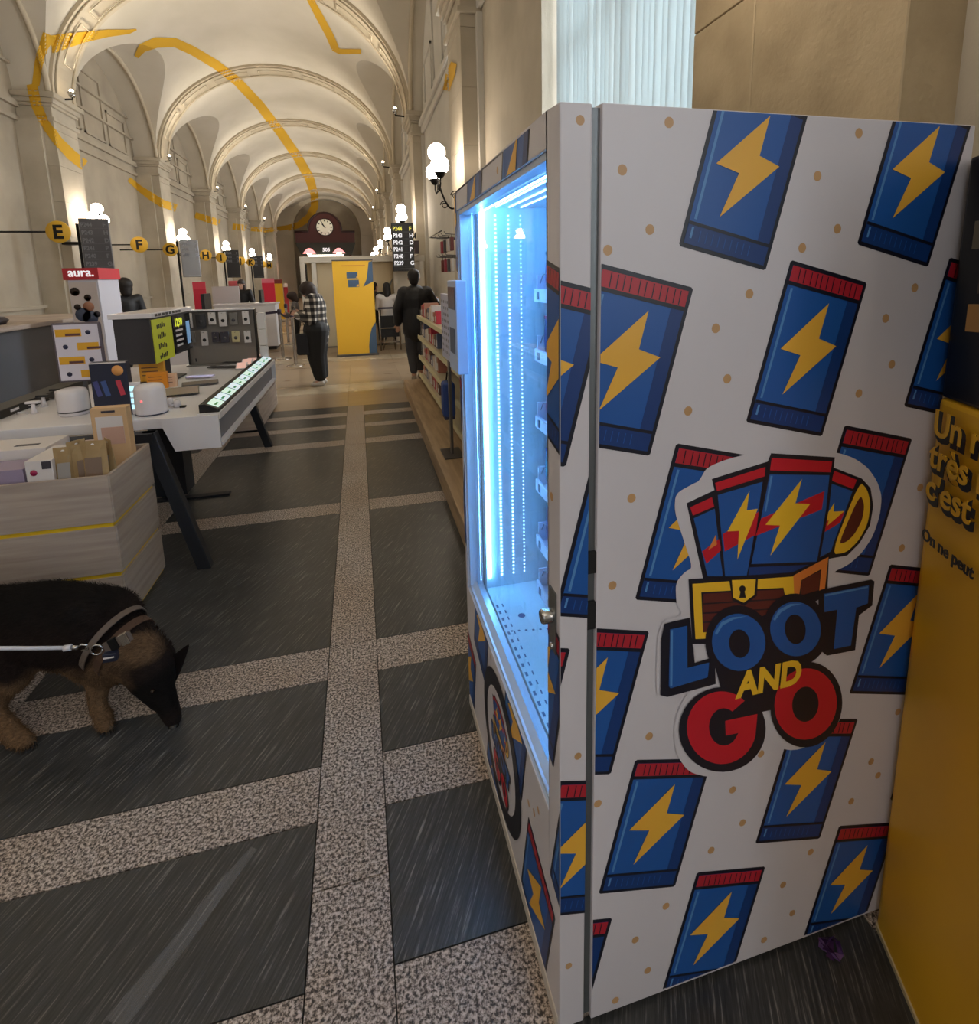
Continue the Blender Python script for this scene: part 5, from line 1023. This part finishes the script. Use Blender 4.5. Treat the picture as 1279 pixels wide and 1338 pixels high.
# ================================================================== YELLOW PAINTED RING ON VAULT AND PILLARS
bpy.context.view_layer.update()
dg = bpy.context.evaluated_depsgraph_get(); VV = []; FF = []
def grab(o):
    if o.type == 'MESH':
        b0 = len(VV); VV.extend([o.matrix_world @ v.co for v in o.data.vertices]); FF.extend([tuple(i + b0 for i in p.vertices) for p in o.data.polygons])
    for c in o.children: grab(c)
for o in [ceil, wl, wr, we] + pillars: grab(o)
bvh = BVHTree.FromPolygons(VV, FF)
paint = mat('painted_yellow', (212, 164, 30), .7); CAM = Vector((0, 0, H))
ring_n = 0
def paint_piece(pts):
    """pts: (x, y, half width) along the stroke"""
    global ring_n
    fine = []
    for i in range(len(pts) - 1):
        a, c = pts[i], pts[i + 1]; n = max(2, int(math.hypot(c[0] - a[0], c[1] - a[1]) / 2.0))
        for k in range(n): t = k / n; fine.append(tuple(a[j] + (c[j] - a[j]) * t for j in range(3)))
    fine.append(pts[-1]); NA = 6; P = []
    for i, (x, y, hw) in enumerate(fine):
        a, c = fine[max(i - 2, 0)], fine[min(i + 2, len(fine) - 1)]; tx, ty = c[0] - a[0], c[1] - a[1]; l = math.hypot(tx, ty) or 1; nx, ny = -ty / l, tx / l
        row = []
        for k in range(NA + 1):
            s_ = -1 + 2 * k / NA; d = ray(x + nx * hw * s_, y + ny * hw * s_).normalized(); h_ = bvh.ray_cast(CAM, d)
            if h_[0] is None: row.append(None); continue
            nn = h_[1] if h_[1].dot(d) < 0 else -h_[1]; row.append((h_[0] + nn * .012, h_[3]))
        P.append(row)
    mb = MB(); 
    for i in range(len(P) - 1):
        for k in range(NA):
            q = [P[i][k], P[i][k + 1], P[i + 1][k + 1], P[i + 1][k]]
            if any(v is None for v in q): continue
            ds_ = [v[1] for v in q]
            if max(ds_) - min(ds_) > .035 * min(ds_): continue
            mb.add([v[0] for v in q], [(0, 1, 2, 3)])
    if mb.f: mb.build('painted_ring', paint, ceil)
paint_piece([(178, 38, 1), (168, 41, 3), (140, 43, 5), (110, 48, 7), (82, 54, 10), (66, 58, 12)])
paint_piece([(64, 45, 8), (56, 62, 6), (51, 82, 5.5), (47, 112, 5)])
paint_piece([(42, 110, 7), (47, 135, 7), (58, 160, 6), (76, 185, 6), (92, 202, 7), (110, 216, 7)])
paint_piece([(178, 74, 3), (186, 62, 6), (204, 55, 7), (228, 55, 6), (252, 66, 6), (282, 84, 6), (310, 106, 6), (340, 138, 6), (366, 172, 6), (388, 204, 6), (404, 232, 6), (411, 255, 5), (411, 270, 5), (404, 284, 5), (390, 294, 4), (376, 298, 4)])
paint_piece([(403, -6, 4), (418, 22, 5), (430, 44, 5), (438, 62, 5)]); paint_piece([(436, 62, 4), (444, 67, 3.5), (472, 67, 3)])
paint_piece([(168, 234, 3), (182, 246, 4), (198, 257, 5), (212, 266, 5), (230, 272, 5)])
paint_piece([(255, 281, 4), (270, 286, 4.5), (287, 291, 4.5)]); paint_piece([(304, 296, 4), (322, 298, 4)]); paint_piece([(328, 299, 3), (350, 301, 3), (376, 297, 3)])
paint_piece([(594, 82, 4), (589, 98, 6), (583, 118, 5)])
# ================================================================== PEOPLE
skin = mat('skin', (190, 142, 118), .5); skin2 = mat('skin_pale', (206, 162, 140), .5); hair_d = mat('hair_black', (22, 17, 16), .6); hair_b = mat('hair_dark_brown', (44, 28, 22), .55); eye = mat('eye_dark', (20, 16, 16), .3)
def plaid_mat():
    m = bpy.data.materials.new('plaid_flannel'); m.use_nodes = True; nt = m.node_tree; p = nt.nodes['Principled BSDF']; g = nt.nodes.new('ShaderNodeNewGeometry'); sp = nt.nodes.new('ShaderNodeSeparateXYZ'); nt.links.new(g.outputs['Position'], sp.inputs[0])
    def M_(op, a, b=None):
        n = nt.nodes.new('ShaderNodeMath'); n.operation = op
        for i, v in enumerate((a, b)):
            if v is None: continue
            if isinstance(v, (int, float)): n.inputs[i].default_value = v
            else: nt.links.new(v, n.inputs[i])
        return n.outputs[0]
    def st(v): return M_('GREATER_THAN', M_('FRACT', M_('MULTIPLY', v, 10.5)), .62)
    xy = M_('ADD', sp.outputs[0], M_('MULTIPLY', sp.outputs[1], .6))
    f = M_('MULTIPLY', M_('ADD', st(sp.outputs[2]), st(xy)), .5); cr = nt.nodes.new('ShaderNodeValToRGB'); e = cr.color_ramp.elements; e[0].position = 0; e[0].color = lin((26, 24, 26)); e[1].position = 1; e[1].color = lin((222, 216, 206)); k = e.new(.5); k.color = lin((104, 98, 92))
    nt.links.new(f, cr.inputs[0]); nt.links.new(cr.outputs[0], p.inputs['Base Color']); p.inputs['Roughness'].default_value = .85; return m
plaid = plaid_mat()
def human(loc, yaw, label, sc_=1.0, J=None, top=None, low=None, shoe=None, hairm=hair_d, hair='short', skm=skin, puff=1.0, wide=1.0, seated=False, vox=.011, top_hem=.84, hs_=1.0):
    """local frame: +Y is the way the figure faces, z up from the soles"""
    o = thing('person', loc, label, 'person'); X_ = Matrix.Translation(Vector(loc)) @ Matrix.Rotation(yaw, 4, 'Z') @ Matrix.Scale(sc_, 4)
    P = dict(hipL=(-.09, 0, .92), hipR=(.09, 0, .92), kneeL=(-.10, .02, .50), kneeR=(.10, .02, .50), ankL=(-.10, -.02, .08), ankR=(.10, -.02, .08), pel=(0, 0, .95), waist=(0, 0, 1.08), chest=(0, 0, 1.28), neck=(0, 0, 1.46), head=(0, .03, 1.60),
             shL=(-.175, 0, 1.40), shR=(.175, 0, 1.40), elL=(-.24, -.01, 1.12), elR=(.24, -.01, 1.12), wrL=(-.25, .05, .88), wrR=(.25, .05, .88), look=(0, 1, 0))
    if J: P.update(J)
    P = {k: Vector(v) for k, v in P.items()}; S = sc_
    def sg(lst):
        out = []
        for q in lst:
            t = (X_ @ q[0], X_ @ q[1], q[2] * S, q[3] * S)
            if len(q) > 4: t += (X_.to_3x3() @ Vector(q[4][0]), q[4][1])
            out.append(t)
        return out
    h = P['head']; lk = P['look'].normalized(); upv = Vector((0, 0, 1)); sd = lk.cross(upv).normalized(); hu = sd.cross(lk)
    body = [(P['neck'] - Vector((0, 0, .04)), h - hu * .04, .052, .05), (h - lk * .012 + hu * .02, h + lk * .01 + hu * .02, .092, .086, (sd, .84)), (h + lk * .03 - hu * .06, h + lk * .045 - hu * .085, .058, .036), (h + lk * .085, h + lk * .104 - hu * .026, .010, .014), (h + lk * .08 - hu * .052, h + lk * .085 - hu * .056, .018, .014),
            (h - sd * .078, h - sd * .082 - hu * .02, .02, .014), (h + sd * .078, h + sd * .082 - hu * .02, .02, .014),
            (P['pel'], P['waist'], .13, .12, ((0, 1, 0), .75)), (P['waist'], P['chest'], .12, .14, ((0, 1, 0), .72)), (P['chest'], P['neck'] - Vector((0, 0, .08)), .14, .08, ((0, 1, 0), .7))]
    for s in 'LR':
        body += [(P['sh' + s], P['el' + s], .052, .04), (P['el' + s], P['wr' + s], .04, .028), (P['hip' + s], P['knee' + s], .085, .056), (P['knee' + s], P['ank' + s], .055, .036), (P['ank' + s], P['ank' + s] + Vector((0, .11, -.045)), .036, .028), (P['chest'], P['sh' + s], .08, .06)]
        w = P['wr' + s]; fd = (w - P['el' + s]).normalized(); side = fd.cross(Vector((0, 1, .2))).normalized() if abs(fd.y) < .9 else Vector((1, 0, 0)); curl = side.cross(fd)
        body.append((w, w + fd * .07, .026, .03, (curl, .55)))
        for k, (of, ln) in enumerate(((-.024, .055), (-.008, .068), (.009, .064), (.025, .05))):
            a = w + fd * .085 + side * of; b_ = a + fd * ln * .6 + curl * .012; c = b_ + fd * ln * .35 + curl * .022; body += [(a - fd * .02, b_, .0085, .008), (b_, c, .008, .007)]
        a = w + fd * .03 + side * -.03; body += [(a, a + fd * .03 - side * .022 + curl * .01, .010, .009), (a + fd * .03 - side * .022 + curl * .01, a + fd * .055 - side * .02 + curl * .026, .009, .008)]
    skin_obj('body', sg(body), vox * .75, skm, o, 3)
    for s in (-1, 1): MB().sphere(X_ @ (h + lk * .082 + sd * .03 * s + hu * .012), .009 * S, 8).build('eye', eye, o)
    MB().sphere(X_ @ (h + lk * .094 - hu * .052), .016 * S, 8, (1, 1, .35)).build('mouth', mat('lips', (150, 80, 76), .5), o)
    # hair
    if hair == 'short': hs = [(h + hu * .045 - lk * .02, h + hu * .05 - lk * .01, .094, .09, (sd, .9)), (h - lk * .045, h - lk * .04 - hu * .05, .072, .06, (sd, 1.05))]
    elif hair == 'long': hs = [(h + hu * .045 - lk * .02, h + hu * .045 + lk * .008, .096, .09, (sd, .92)), (h - lk * .045, h - lk * .075 - upv * .16, .088, .075), (h - lk * .075 - upv * .16, h - lk * .10 - upv * .32, .075, .045), (h + sd * .06 - lk * .01, h + sd * .07 - lk * .03 - upv * .18, .035, .03), (h - sd * .06 - lk * .01, h - sd * .07 - lk * .03 - upv * .18, .035, .03)]
    else: hs = [(h + hu * .06, h + hu * .05 - lk * .05, .12, .12), (h - lk * .05 - hu * .04, h - lk * .06 - hu * .10, .11, .09)]
    skin_obj('hair', [(q[0], q[1], q[2] * hs_, q[3] * hs_) + tuple(q[4:]) for q in sg(hs)], vox, hairm, o, 3)
    # top: jacket over trunk and arms
    pf = puff; hem = Vector((P['pel'].x, P['pel'].y, top_hem))
    js_ = [(hem, P['waist'], .155 * pf, .145 * pf, ((0, 1, 0), .82)), (P['waist'], P['chest'], .14 * pf, .155 * pf, ((0, 1, 0), .78)), (P['chest'], P['neck'] - Vector((0, 0, .07)), .155 * pf, .09, ((0, 1, 0), .75)), (P['neck'] - Vector((0, 0, .04)), P['neck'] - Vector((0, 0, .02)), .075, .068)]
    for s in 'LR':
        w = P['wr' + s] - (P['wr' + s] - P['el' + s]).normalized() * .02
        js_ += [(P['chest'] + Vector((0, 0, .04)), P['sh' + s], .11, .078 * pf), (P['sh' + s], P['el' + s], .075 * pf, .062 * pf), (P['el' + s], w, .06 * pf, .044 * pf)]
    if 1.2 < puff < 1.45: js_ += [(P['neck'] + Vector((-.08, -.07, -.03)), P['neck'] + Vector((.08, -.07, -.03)), .055, .055), (P['neck'] + Vector((-.09, 0, -.03)), P['neck'] + Vector((.09, 0, -.03)), .05, .05)]
    skin_obj('jacket', sg(js_), vox, top, o, 3)
    tr_ = []
    for s in 'LR': tr_ += [(P['pel'] + Vector((0, 0, .02)), P['hip' + s], .125, .105), (P['hip' + s], P['knee' + s], .105 * wide, .075 * wide), (P['knee' + s], P['ank' + s] + Vector((0, 0, .10)), .075 * wide, .055 * wide)]
    skin_obj('trousers', sg(tr_), vox, low, o, 3)
    for s in 'LR': skin_obj('shoe', sg([(P['ank' + s] + Vector((0, -.03, -.038)), P['ank' + s] + Vector((0, .13, -.046)), .044, .036, ((0, 0, 1), .9)), (P['ank' + s] + Vector((0, -.02, -.02)), P['ank' + s] + Vector((0, .02, -.02)), .045, .04)]), vox, shoe or blk, o, 2)
    return o, X_
blackj = mat('jacket_black', (14, 14, 20), .55); greyt = mat('trousers_grey', (60, 60, 66), .7); blackt = mat('trousers_black', (16, 16, 18), .7); shw = mat('shoe_white', (206, 200, 192), .5); sht = mat('shoe_tan', (150, 134, 116), .5); hood_w = mat('hoodie_white', (206, 202, 200), .7)
human((.86, 8.25, 0), -.12, 'person in a black hooded jacket and grey trousers, seen from behind beside the shelves', 1.0,
      dict(elL=(-.27, .0, 1.13), wrL=(-.29, .05, .90), shL=(-.165, 0, 1.37), shR=(.165, 0, 1.37), neck=(0, .01, 1.44), elR=(.30, .08, 1.16), wrR=(.32, .31, 1.22), ankL=(-.07, -.10, .08), ankR=(.03, .12, .08), kneeL=(-.10, .0, .5), kneeR=(.05, .06, .5), head=(-.01, .04, 1.60)), blackj, greyt, sht, hair_d, 'short', puff=1.42, wide=1.1, top_hem=.82, hs_=1.15)
w_, Xw = human((-.64, 8.4, 0), PI / 2 - .1, 'person in a black and white plaid jacket and wide black trousers, looking at a phone', .93,
      dict(head=(0, .09, 1.55), neck=(0, .03, 1.44), look=(0, 1, -.55), elL=(-.22, .03, 1.10), elR=(.22, .03, 1.10), wrL=(-.07, .27, 1.17), wrR=(.07, .25, 1.19), pel=(0, 0, .95)), plaid, blackt, shw, hair_b, 'long', skin2, puff=1.5, wide=1.9, top_hem=.82, hs_=1.2)
ph = thing('phone', Xw @ Vector((0, .36, 1.22)), 'dark phone held by the person in the plaid jacket', 'phone'); c = Xw @ Vector((0, .365, 1.24))
MB().box((c.x - .006, c.y - .037, c.z - .07), (c.x + .006, c.y + .037, c.z + .07), Matrix.Rotation(.5, 3, 'Y'), (c.x, c.y, c.z)).build('body', darks, ph, .002); MB().box((c.x + .0062, c.y - .033, c.z - .065), (c.x + .0068, c.y + .033, c.z + .065), Matrix.Rotation(.5, 3, 'Y'), (c.x, c.y, c.z)).build('screen', dusk, ph)
tote = thing('tote_bag', Xw @ Vector((-.2, .1, .55)), 'dark bag hanging at the front of the person in the plaid jacket', 'bag')
c = Xw @ Vector((-.20, .16, .78)); MB().box((c.x - .12, c.y - .05, c.z - .22), (c.x + .06, c.y + .05, c.z + .1)).build('bag_body', mat('bag_charcoal', (26, 26, 32), .7), tote, .03, seg=3); MB().tube([(c.x - .08, c.y, c.z + .09), (c.x - .02, c.y, c.z + .3), (c.x + .05, c.y, c.z + .09)], .008, 6).build('strap', blk, tote)
p_ = onY(167, 400, 10.6); human((p_.x, 10.6, 0), .6, 'clerk with thick dark hair and black top, seen from behind at the left counter', .97, None, blackj, blackt, None, hair_d, 'curly', vox=.014)
p_ = onY(318, 400, 14.6); human((p_.x, 14.6, 0), PI, 'clerk in a black jacket with brown hair, facing the aisle behind a counter', .96, dict(look=(.3, 1, -.1)), blackj, blackt, None, hair_b, 'long', skin2, vox=.014)
human((-1.38, 12.6, 0), PI / 2, 'small person in grey with dark hair, behind the queue posts', .78, dict(look=(0, 1, -.4), wrL=(-.05, .25, 1.1), wrR=(.05, .25, 1.1), head=(0, .07, 1.57)), mat('coat_grey', (96, 92, 92), .7), blackt, None, hair_b, 'curly', vox=.014)
seatJ = dict(hipL=(-.09, 0, .52), hipR=(.09, 0, .52), kneeL=(-.12, .38, .50), kneeR=(.12, .38, .50), ankL=(-.12, .36, .08), ankR=(.12, .36, .08), pel=(0, 0, .56), waist=(0, 0, .70), chest=(0, .03, .92), neck=(0, .05, 1.11), head=(0, .09, 1.25), shL=(-.175, .03, 1.04), shR=(.175, .03, 1.04), elL=(-.23, .12, .80), elR=(.23, .12, .80), wrL=(-.12, .36, .82), wrR=(.12, .36, .82))
p_ = onY(505, 400, 12.3); human((p_.x + .02, 12.3, .16), -.1, 'person with long dark hair and white hooded top, seated right of the yellow banner', .98, seatJ, hood_w, blackt, None, hair_d, 'long', skin2, puff=1.1, top_hem=.52, vox=.013)
st = thing('stool', (p_.x + .02, 12.25, 0), 'dark stool under the person in the white hooded top', 'stool'); MB().lathe((p_.x + .02, 12.25, .52), [(0, 0), (.17, 0), (.18, .02), (.17, .05), (0, .06)], 18).build('seat', blk, st)
for a in range(4): MB().tube([(p_.x + .02 + .1 * math.cos(a * PI / 2 + .7), 12.25 + .1 * math.sin(a * PI / 2 + .7), .52), (p_.x + .02 + .19 * math.cos(a * PI / 2 + .7), 12.25 + .19 * math.sin(a * PI / 2 + .7), 0)], .014, 6).build('leg', steel, st)
p2_ = onY(491, 400, 12.75); human((p2_.x, 13.0, 0), -.2, 'person in black half hidden behind the right edge of the yellow banner', .88, dict(look=(.6, 1, 0)), blackj, blackt, None, hair_d, 'short', skin, vox=.014)
tb = thing('side_table', (.62, 12.05, 0), 'low black barrier table with steel rails right of the yellow banner', 'table')
MB().box((.42, 12.02, .93), (.92, 12.06, .97)).build('top_rail', belt, tb, .003)
for x in (.44, .88): MB().tube([(x, 12.04, 0), (x, 12.04, .94)], .018, 8).build('post', steel, tb)
for z in (.18, .5): MB().tube([(.44, 12.04, z), (.88, 12.04, z)], .014, 8).build('cross_rail', steel, tb)
MB().box((.46, 12.045, .3), (.86, 12.06, .78)).build('infill_panel', blackt, tb)
# ================================================================== DOG
def fur_mat():
    m = bpy.data.materials.new('dog_coat'); m.use_nodes = True; nt = m.node_tree; p = nt.nodes['Principled BSDF']; a = nt.nodes.new('ShaderNodeAttribute'); a.attribute_name = 'coat'
    g = nt.nodes.new('ShaderNodeNewGeometry'); mp = nt.nodes.new('ShaderNodeMapping'); mp.inputs['Scale'].default_value = (60, 120, 260); n = nt.nodes.new('ShaderNodeTexNoise'); n.inputs['Scale'].default_value = 1; n.inputs['Detail'].default_value = 5
    nt.links.new(g.outputs['Position'], mp.inputs[0]); nt.links.new(mp.outputs[0], n.inputs[0]); mr = nt.nodes.new('ShaderNodeMapRange'); mr.inputs[1].default_value = .3; mr.inputs[2].default_value = .7; mr.inputs[3].default_value = .6; mr.inputs[4].default_value = 1.3; nt.links.new(n.outputs[0], mr.inputs[0])
    mx = nt.nodes.new('ShaderNodeMix'); mx.data_type = 'RGBA'; mx.blend_type = 'MULTIPLY'; mx.inputs[0].default_value = 1; nt.links.new(a.outputs['Color'], mx.inputs[6]); nt.links.new(mr.outputs[0], mx.inputs[7]); nt.links.new(mx.outputs[2], p.inputs['Base Color'])
    b = nt.nodes.new('ShaderNodeBump'); b.inputs['Strength'].default_value = .5; b.inputs['Distance'].default_value = .006; nt.links.new(n.outputs[0], b.inputs['Height']); nt.links.new(b.outputs[0], p.inputs['Normal']); p.inputs['Roughness'].default_value = .95; p.inputs['Specular IOR Level'].default_value = .15; return m
furm = fur_mat()
dog = thing('dog', (-1.25, 2.15, 0), 'black and tan shepherd dog with collar, sniffing the floor at the left', 'dog')
V = Vector
wi, mi, ru = onY(128, 822, 2.14), onY(62, 812, 2.19), onY(-10, 818, 2.24); rump = V((-1.72, 2.30, .36))
nk = onY(166, 846, 2.06); sk = onY(196, 868, 2.01); mz = onY(215, 912, 1.965); tip = onY(226, 938, 1.945)
paw1 = onZ(136, 955, 0); paw2 = onZ(34, 976, 0)
segs = [(wi, mi, .155, .15), (mi, ru, .15, .145), (ru, rump, .145, .14), (wi, onY(150, 850, 2.1), .15, .12), (wi + V((0, 0, -.04)), mi + V((0, 0, -.05)), .13, .12), (onY(135, 842, 2.12), nk, .135, .105), (nk, sk, .105, .088), (sk, sk + (mz - sk) * .4, .086, .068), (sk + (mz - sk) * .5, mz, .052, .043), (mz, tip, .042, .032), (tip, tip + V((.002, -.004, -.012)), .03, .024)]
segs += [(sk + (mz - sk) * .3 + V((-.03, 0, -.01)), mz + V((-.018, 0, .0)), .06, .038)]
# legs: front near, front far, hind near with hock, hind far
e1 = onY(128, 880, 2.07); segs += [(onY(130, 858, 2.1), e1, .08, .048), (e1, onY(128, 925, 2.02), .044, .030), (onY(128, 925, 2.02), paw1 + V((-.01, .03, .04)), .029, .028), (paw1 + V((-.01, .03, .032)), paw1 + V((.012, -.005, .022)), .034, .026)]
e1 = V((-1.02, 2.24, .22)); segs += [(V((-1.04, 2.2, .34)), e1, .08, .055), (e1, V((-1.05, 2.27, .06)), .045, .032), (V((-1.05, 2.27, .04)), V((-1.01, 2.25, .025)), .033, .026)]
hk_ = onY(-14, 925, 2.10); kn = onY(14, 880, 2.10); segs += [(onY(-20, 835, 2.17), kn, .13, .075), (kn, hk_, .066, .04), (hk_, paw2 + V((-.05, .03, .045)), .036, .032), (paw2 + V((-.05, .03, .035)), paw2 + V((.005, -.005, .024)), .036, .03)]
segs += [(V((-1.72, 2.36, .30)), V((-1.60, 2.42, .22)), .11, .07), (V((-1.60, 2.42, .22)), V((-1.78, 2.44, .13)), .055, .036), (V((-1.78, 2.44, .13)), V((-1.74, 2.42, .035)), .034, .032), (V((-1.74, 2.42, .03)), V((-1.69, 2.40, .024)), .034, .028), (rump + V((-.1, 0, .05)), V((-1.98, 2.36, .26)), .05, .045), (V((-1.98, 2.36, .26)), V((-2.06, 2.38, .12)), .045, .03)]
TAN, BLK, DKB = (.135, .082, .044), (.006, .005, .005), (.014, .009, .008)
def mixc(a, b, t): t = max(0, min(1, t)); return tuple(a[i] * (1 - t) + b[i] * t for i in range(3))
from mathutils import noise
def coat(p, n):
    j = noise.noise(p * 14) * .05; z = p.z + j
    c = mixc(DKB, BLK, (z - .40) / .1 + .5)
    leg = (.24 - z) / .06
    if p.x > -.90 - .0: leg = 0
    c = mixc(c, TAN, leg)
    # chest and throat tan, tan band on the crown behind the ears, dark face
    d1 = (p - onY(150, 880, 2.0)).length; c = mixc(c, mixc(TAN, DKB, .3), (.11 + j - d1) / .05)
    d2 = (p - onY(186, 846, 1.98)).length; c = mixc(c, mixc(TAN, DKB, .15), (.075 + j * .7 - d2) / .03)
    d4 = (p - onY(112, 812, 2.0)).length; c = mixc(c, TAN, (.035 + j * .5 - d4) / .02 * .6)
    d3 = (p - (sk + (mz - sk) * .7)).length; c = mixc(c, BLK, (.11 - d3) / .03)
    if (p - paw1).length < .03 or (p - paw2).length < .04: c = mixc(c, BLK, .6)
    return (c[0], c[1], c[2], 1)
dbody = skin_obj('body', segs, .011, furm, dog, 6, coat)
rf = random.Random(11); off_ = wloc(dog); mbf = []; ff_ = []; cf = []; vsd = dbody.data.vertices
headv = (tip - sk).normalized()
for _ in range(42000):
    v = vsd[rf.randrange(len(vsd))]; p = v.co + off_; n = v.normal
    if p.x < -1.75 or p.z < .012: continue
    hd_ = (p - sk).dot(headv) > -.02 and (p - (sk + tip) / 2).length < .16
    flow = -headv if hd_ else V((-.75, .15, -.65)) if p.z > .24 else V((-.15, .1, -1))
    fl_ = (flow - n * flow.dot(n)); fl_ = fl_.normalized() if fl_.length > .1 else n.orthogonal().normalized()
    L = (.007 if hd_ else .016 if p.z < .24 else .024) * rf.uniform(.7, 1.3); d = (fl_ + n * rf.uniform(.15, .40) + V((rf.uniform(-.2, .2), rf.uniform(-.2, .2), rf.uniform(-.2, .2)))).normalized(); w2 = d.cross(n).normalized() * .0011
    a = p + V((rf.uniform(-.005, .005), rf.uniform(-.005, .005), rf.uniform(-.005, .005))) - n * .001; k = len(mbf); mbf += [a - w2, a + w2, a + d * L]; ff_.append((k, k + 1, k + 2)); c4 = coat(p, n); t = rf.uniform(.6, 1.6); cf += [tuple(c4[i] * t for i in range(3)) + (1,)] * 3
fme = bpy.data.meshes.new('fur'); fme.from_pydata([v - off_ for v in mbf], [], ff_); fme.materials.append(furm); at = fme.color_attributes.new('coat', 'FLOAT_COLOR', 'POINT')
for i, c in enumerate(cf): at.data[i].color = c
fo = bpy.data.objects.new('fur', fme); COL.objects.link(fo); fo.parent = dog; props(fo, kind='stuff')
def ear(base, tipp, wid, nrm, lab):
    base, tipp = V(base), V(tipp); ax = (tipp - base); L = ax.length; ax.normalize(); sd_ = ax.cross(V(nrm)).normalized(); no = sd_.cross(ax); mb = MB(); n = 7; vs = []
    for i in range(n + 1):
        t = i / n; w2 = wid * (1 - t ** 1.6) * (1 - .1 * t) + .004; th = .012 * (1 - t) + .003
        for a in range(10): an = 2 * PI * a / 10; vs.append(base + ax * L * t + sd_ * w2 * math.cos(an) + no * (th * math.sin(an) + .35 * w2 * (math.cos(an) ** 2)))
    mb.add(vs, [(i * 10 + k, i * 10 + (k + 1) % 10, (i + 1) * 10 + (k + 1) % 10, (i + 1) * 10 + k) for i in range(n) for k in range(10)], True); mb.add(vs[-10:], [tuple(range(10))]); return mb.build('ear', mat('ear_black', (20, 15, 14), .9, spec=.1), dog)
ear(onY(214, 884, 2.03), onY(246, 843, 2.0), .042, (0, -1, 0), ''); ear(onY(190, 842, 2.07), onY(206, 818, 2.10), .03, (0, -1, 0), '')
MB().sphere(tip + V((.006, -.018, -.022)), .019, 12, (1, .9, .75)).build('nose', mat('nose_black', (10, 9, 10), .25), dog)
MB().sphere(sk + (mz - sk) * .42 + V((.01, -.066, .0)), .008, 10).build('eye', mat('dog_eye', (30, 18, 10), .1), dog)
for pw, of in ((paw1, V((.02, -.02, 0))), (paw2, V((.02, -.018, 0)))):
    for k in range(4): a = pw + of + V((-.022 + .014 * k, -.006 + .003 * k, .012)); MB().tube([a, a + V((.006, -.012, -.006))], [.004, .0015], 5).build('claw', blk, dog)
# collar and strap
ax = (sk - nk).normalized(); cc = nk + ax * -.01
def ringpts(c, ax, r_, n=28):
    a = ax.orthogonal().normalized(); b_ = ax.cross(a); return [c + (a * math.cos(2 * PI * k / n) + b_ * math.sin(2 * PI * k / n)) * r_ for k in range(n + 1)]
def bandring(c, ax, r_, w_, th, name, mt, parent):
    mb = MB(); rp = ringpts(c, ax, r_)[:-1]; n = len(rp); vs = []
    for p in rp: d = (p - c).normalized(); vs += [p - ax * w_ / 2, p + ax * w_ / 2, p + ax * w_ / 2 + d * th, p - ax * w_ / 2 + d * th]
    mb.add(vs, [(i * 4 + k, i * 4 + (k + 1) % 4, ((i + 1) % n) * 4 + (k + 1) % 4, ((i + 1) % n) * 4 + k) for i in range(n) for k in range(4)]); return mb.build(name, mt, parent)
colr = thing('dog_collar', tuple(cc), 'brown and grey webbing collar with steel buckle on the shepherd dog', 'collar')
webg = mat('webbing_grey', (96, 84, 76), .8); webb = mat('webbing_brown', (70, 48, 34), .8)
bandring(cc, ax, .108, .03, .004, 'band', webb, colr); bandring(cc - ax * .05, ax, .122, .022, .004, 'second_band', webg, colr)
s0, s1 = onY(137, 846, 1.915), onY(172, 829, 1.93); dd = (s1 - s0).normalized(); nn = dd.cross(V((0, 1, 0))).normalized()
MB().prism([s0 - nn * .017, s1 - nn * .017, s1 + nn * .017, s0 + nn * .017], (0, -.006, 0)).build('strap', webg, colr)
for t in (.35, .75): c = s0.lerp(s1, t); MB().prism([c - nn * .022 - dd * .012, c - nn * .022 + dd * .012, c + nn * .022 + dd * .012, c + nn * .022 - dd * .012], (0, -.012, 0)).build('buckle', steel if t > .5 else iron, colr, .002)
c = onY(143, 856, 1.905); MB().box((c.x - .018, c.y - .012, c.z - .02), (c.x + .025, c.y + .012, c.z + .012)).build('tag_box', mat('tag_navy', (24, 30, 50), .4), colr, .003); MB().box((c.x - .014, c.y - .014, c.z - .004), (c.x + .018, c.y - .0122, c.z + .001)).build('tag_stripe', cardw, colr)
rc = onY(126, 849, 1.90); MB().tube([rc + V((.018 * math.cos(a), 0, .018 * math.sin(a))) for a in [2 * PI * k / 16 for k in range(17)]], .003, 6).build('ring', chrome, colr)
lp0, lp1 = onY(112, 846, 1.90), V((-2.3, 1.84, .62)); l0 = onY(88, 846.5, 1.90); far = onY(-60, 846, 1.86)
ls = thing('leash', tuple(far), 'white round leash with metal clip running left from the dog', 'leash')
MB().tube([l0, onY(40, 847, 1.89), onY(0, 847, 1.88), far, lp1], .0062, 8).build('cord', mat('leash_white', (206, 206, 214), .6), ls)
MB().tube([l0 + V((-.01, 0, 0)), l0 + V((.012, 0, 0))], .010, 8).build('cord_end', mat('leash_white', (206, 206, 214)), ls)
MB().tube([l0 + V((.01, 0, 0)), l0 + (lp0 - l0) * .6], .007, 8).build('clip_body', chrome, ls); MB().tube([l0 + (lp0 - l0) * .55, l0 + (lp0 - l0) * .8 + V((0, 0, .012)), lp0 + V((.004, 0, .008)), lp0 + V((.006, 0, -.008)), l0 + (lp0 - l0) * .75 + V((0, 0, -.010))], .0035, 6).build('clip_hook', chrome, ls)
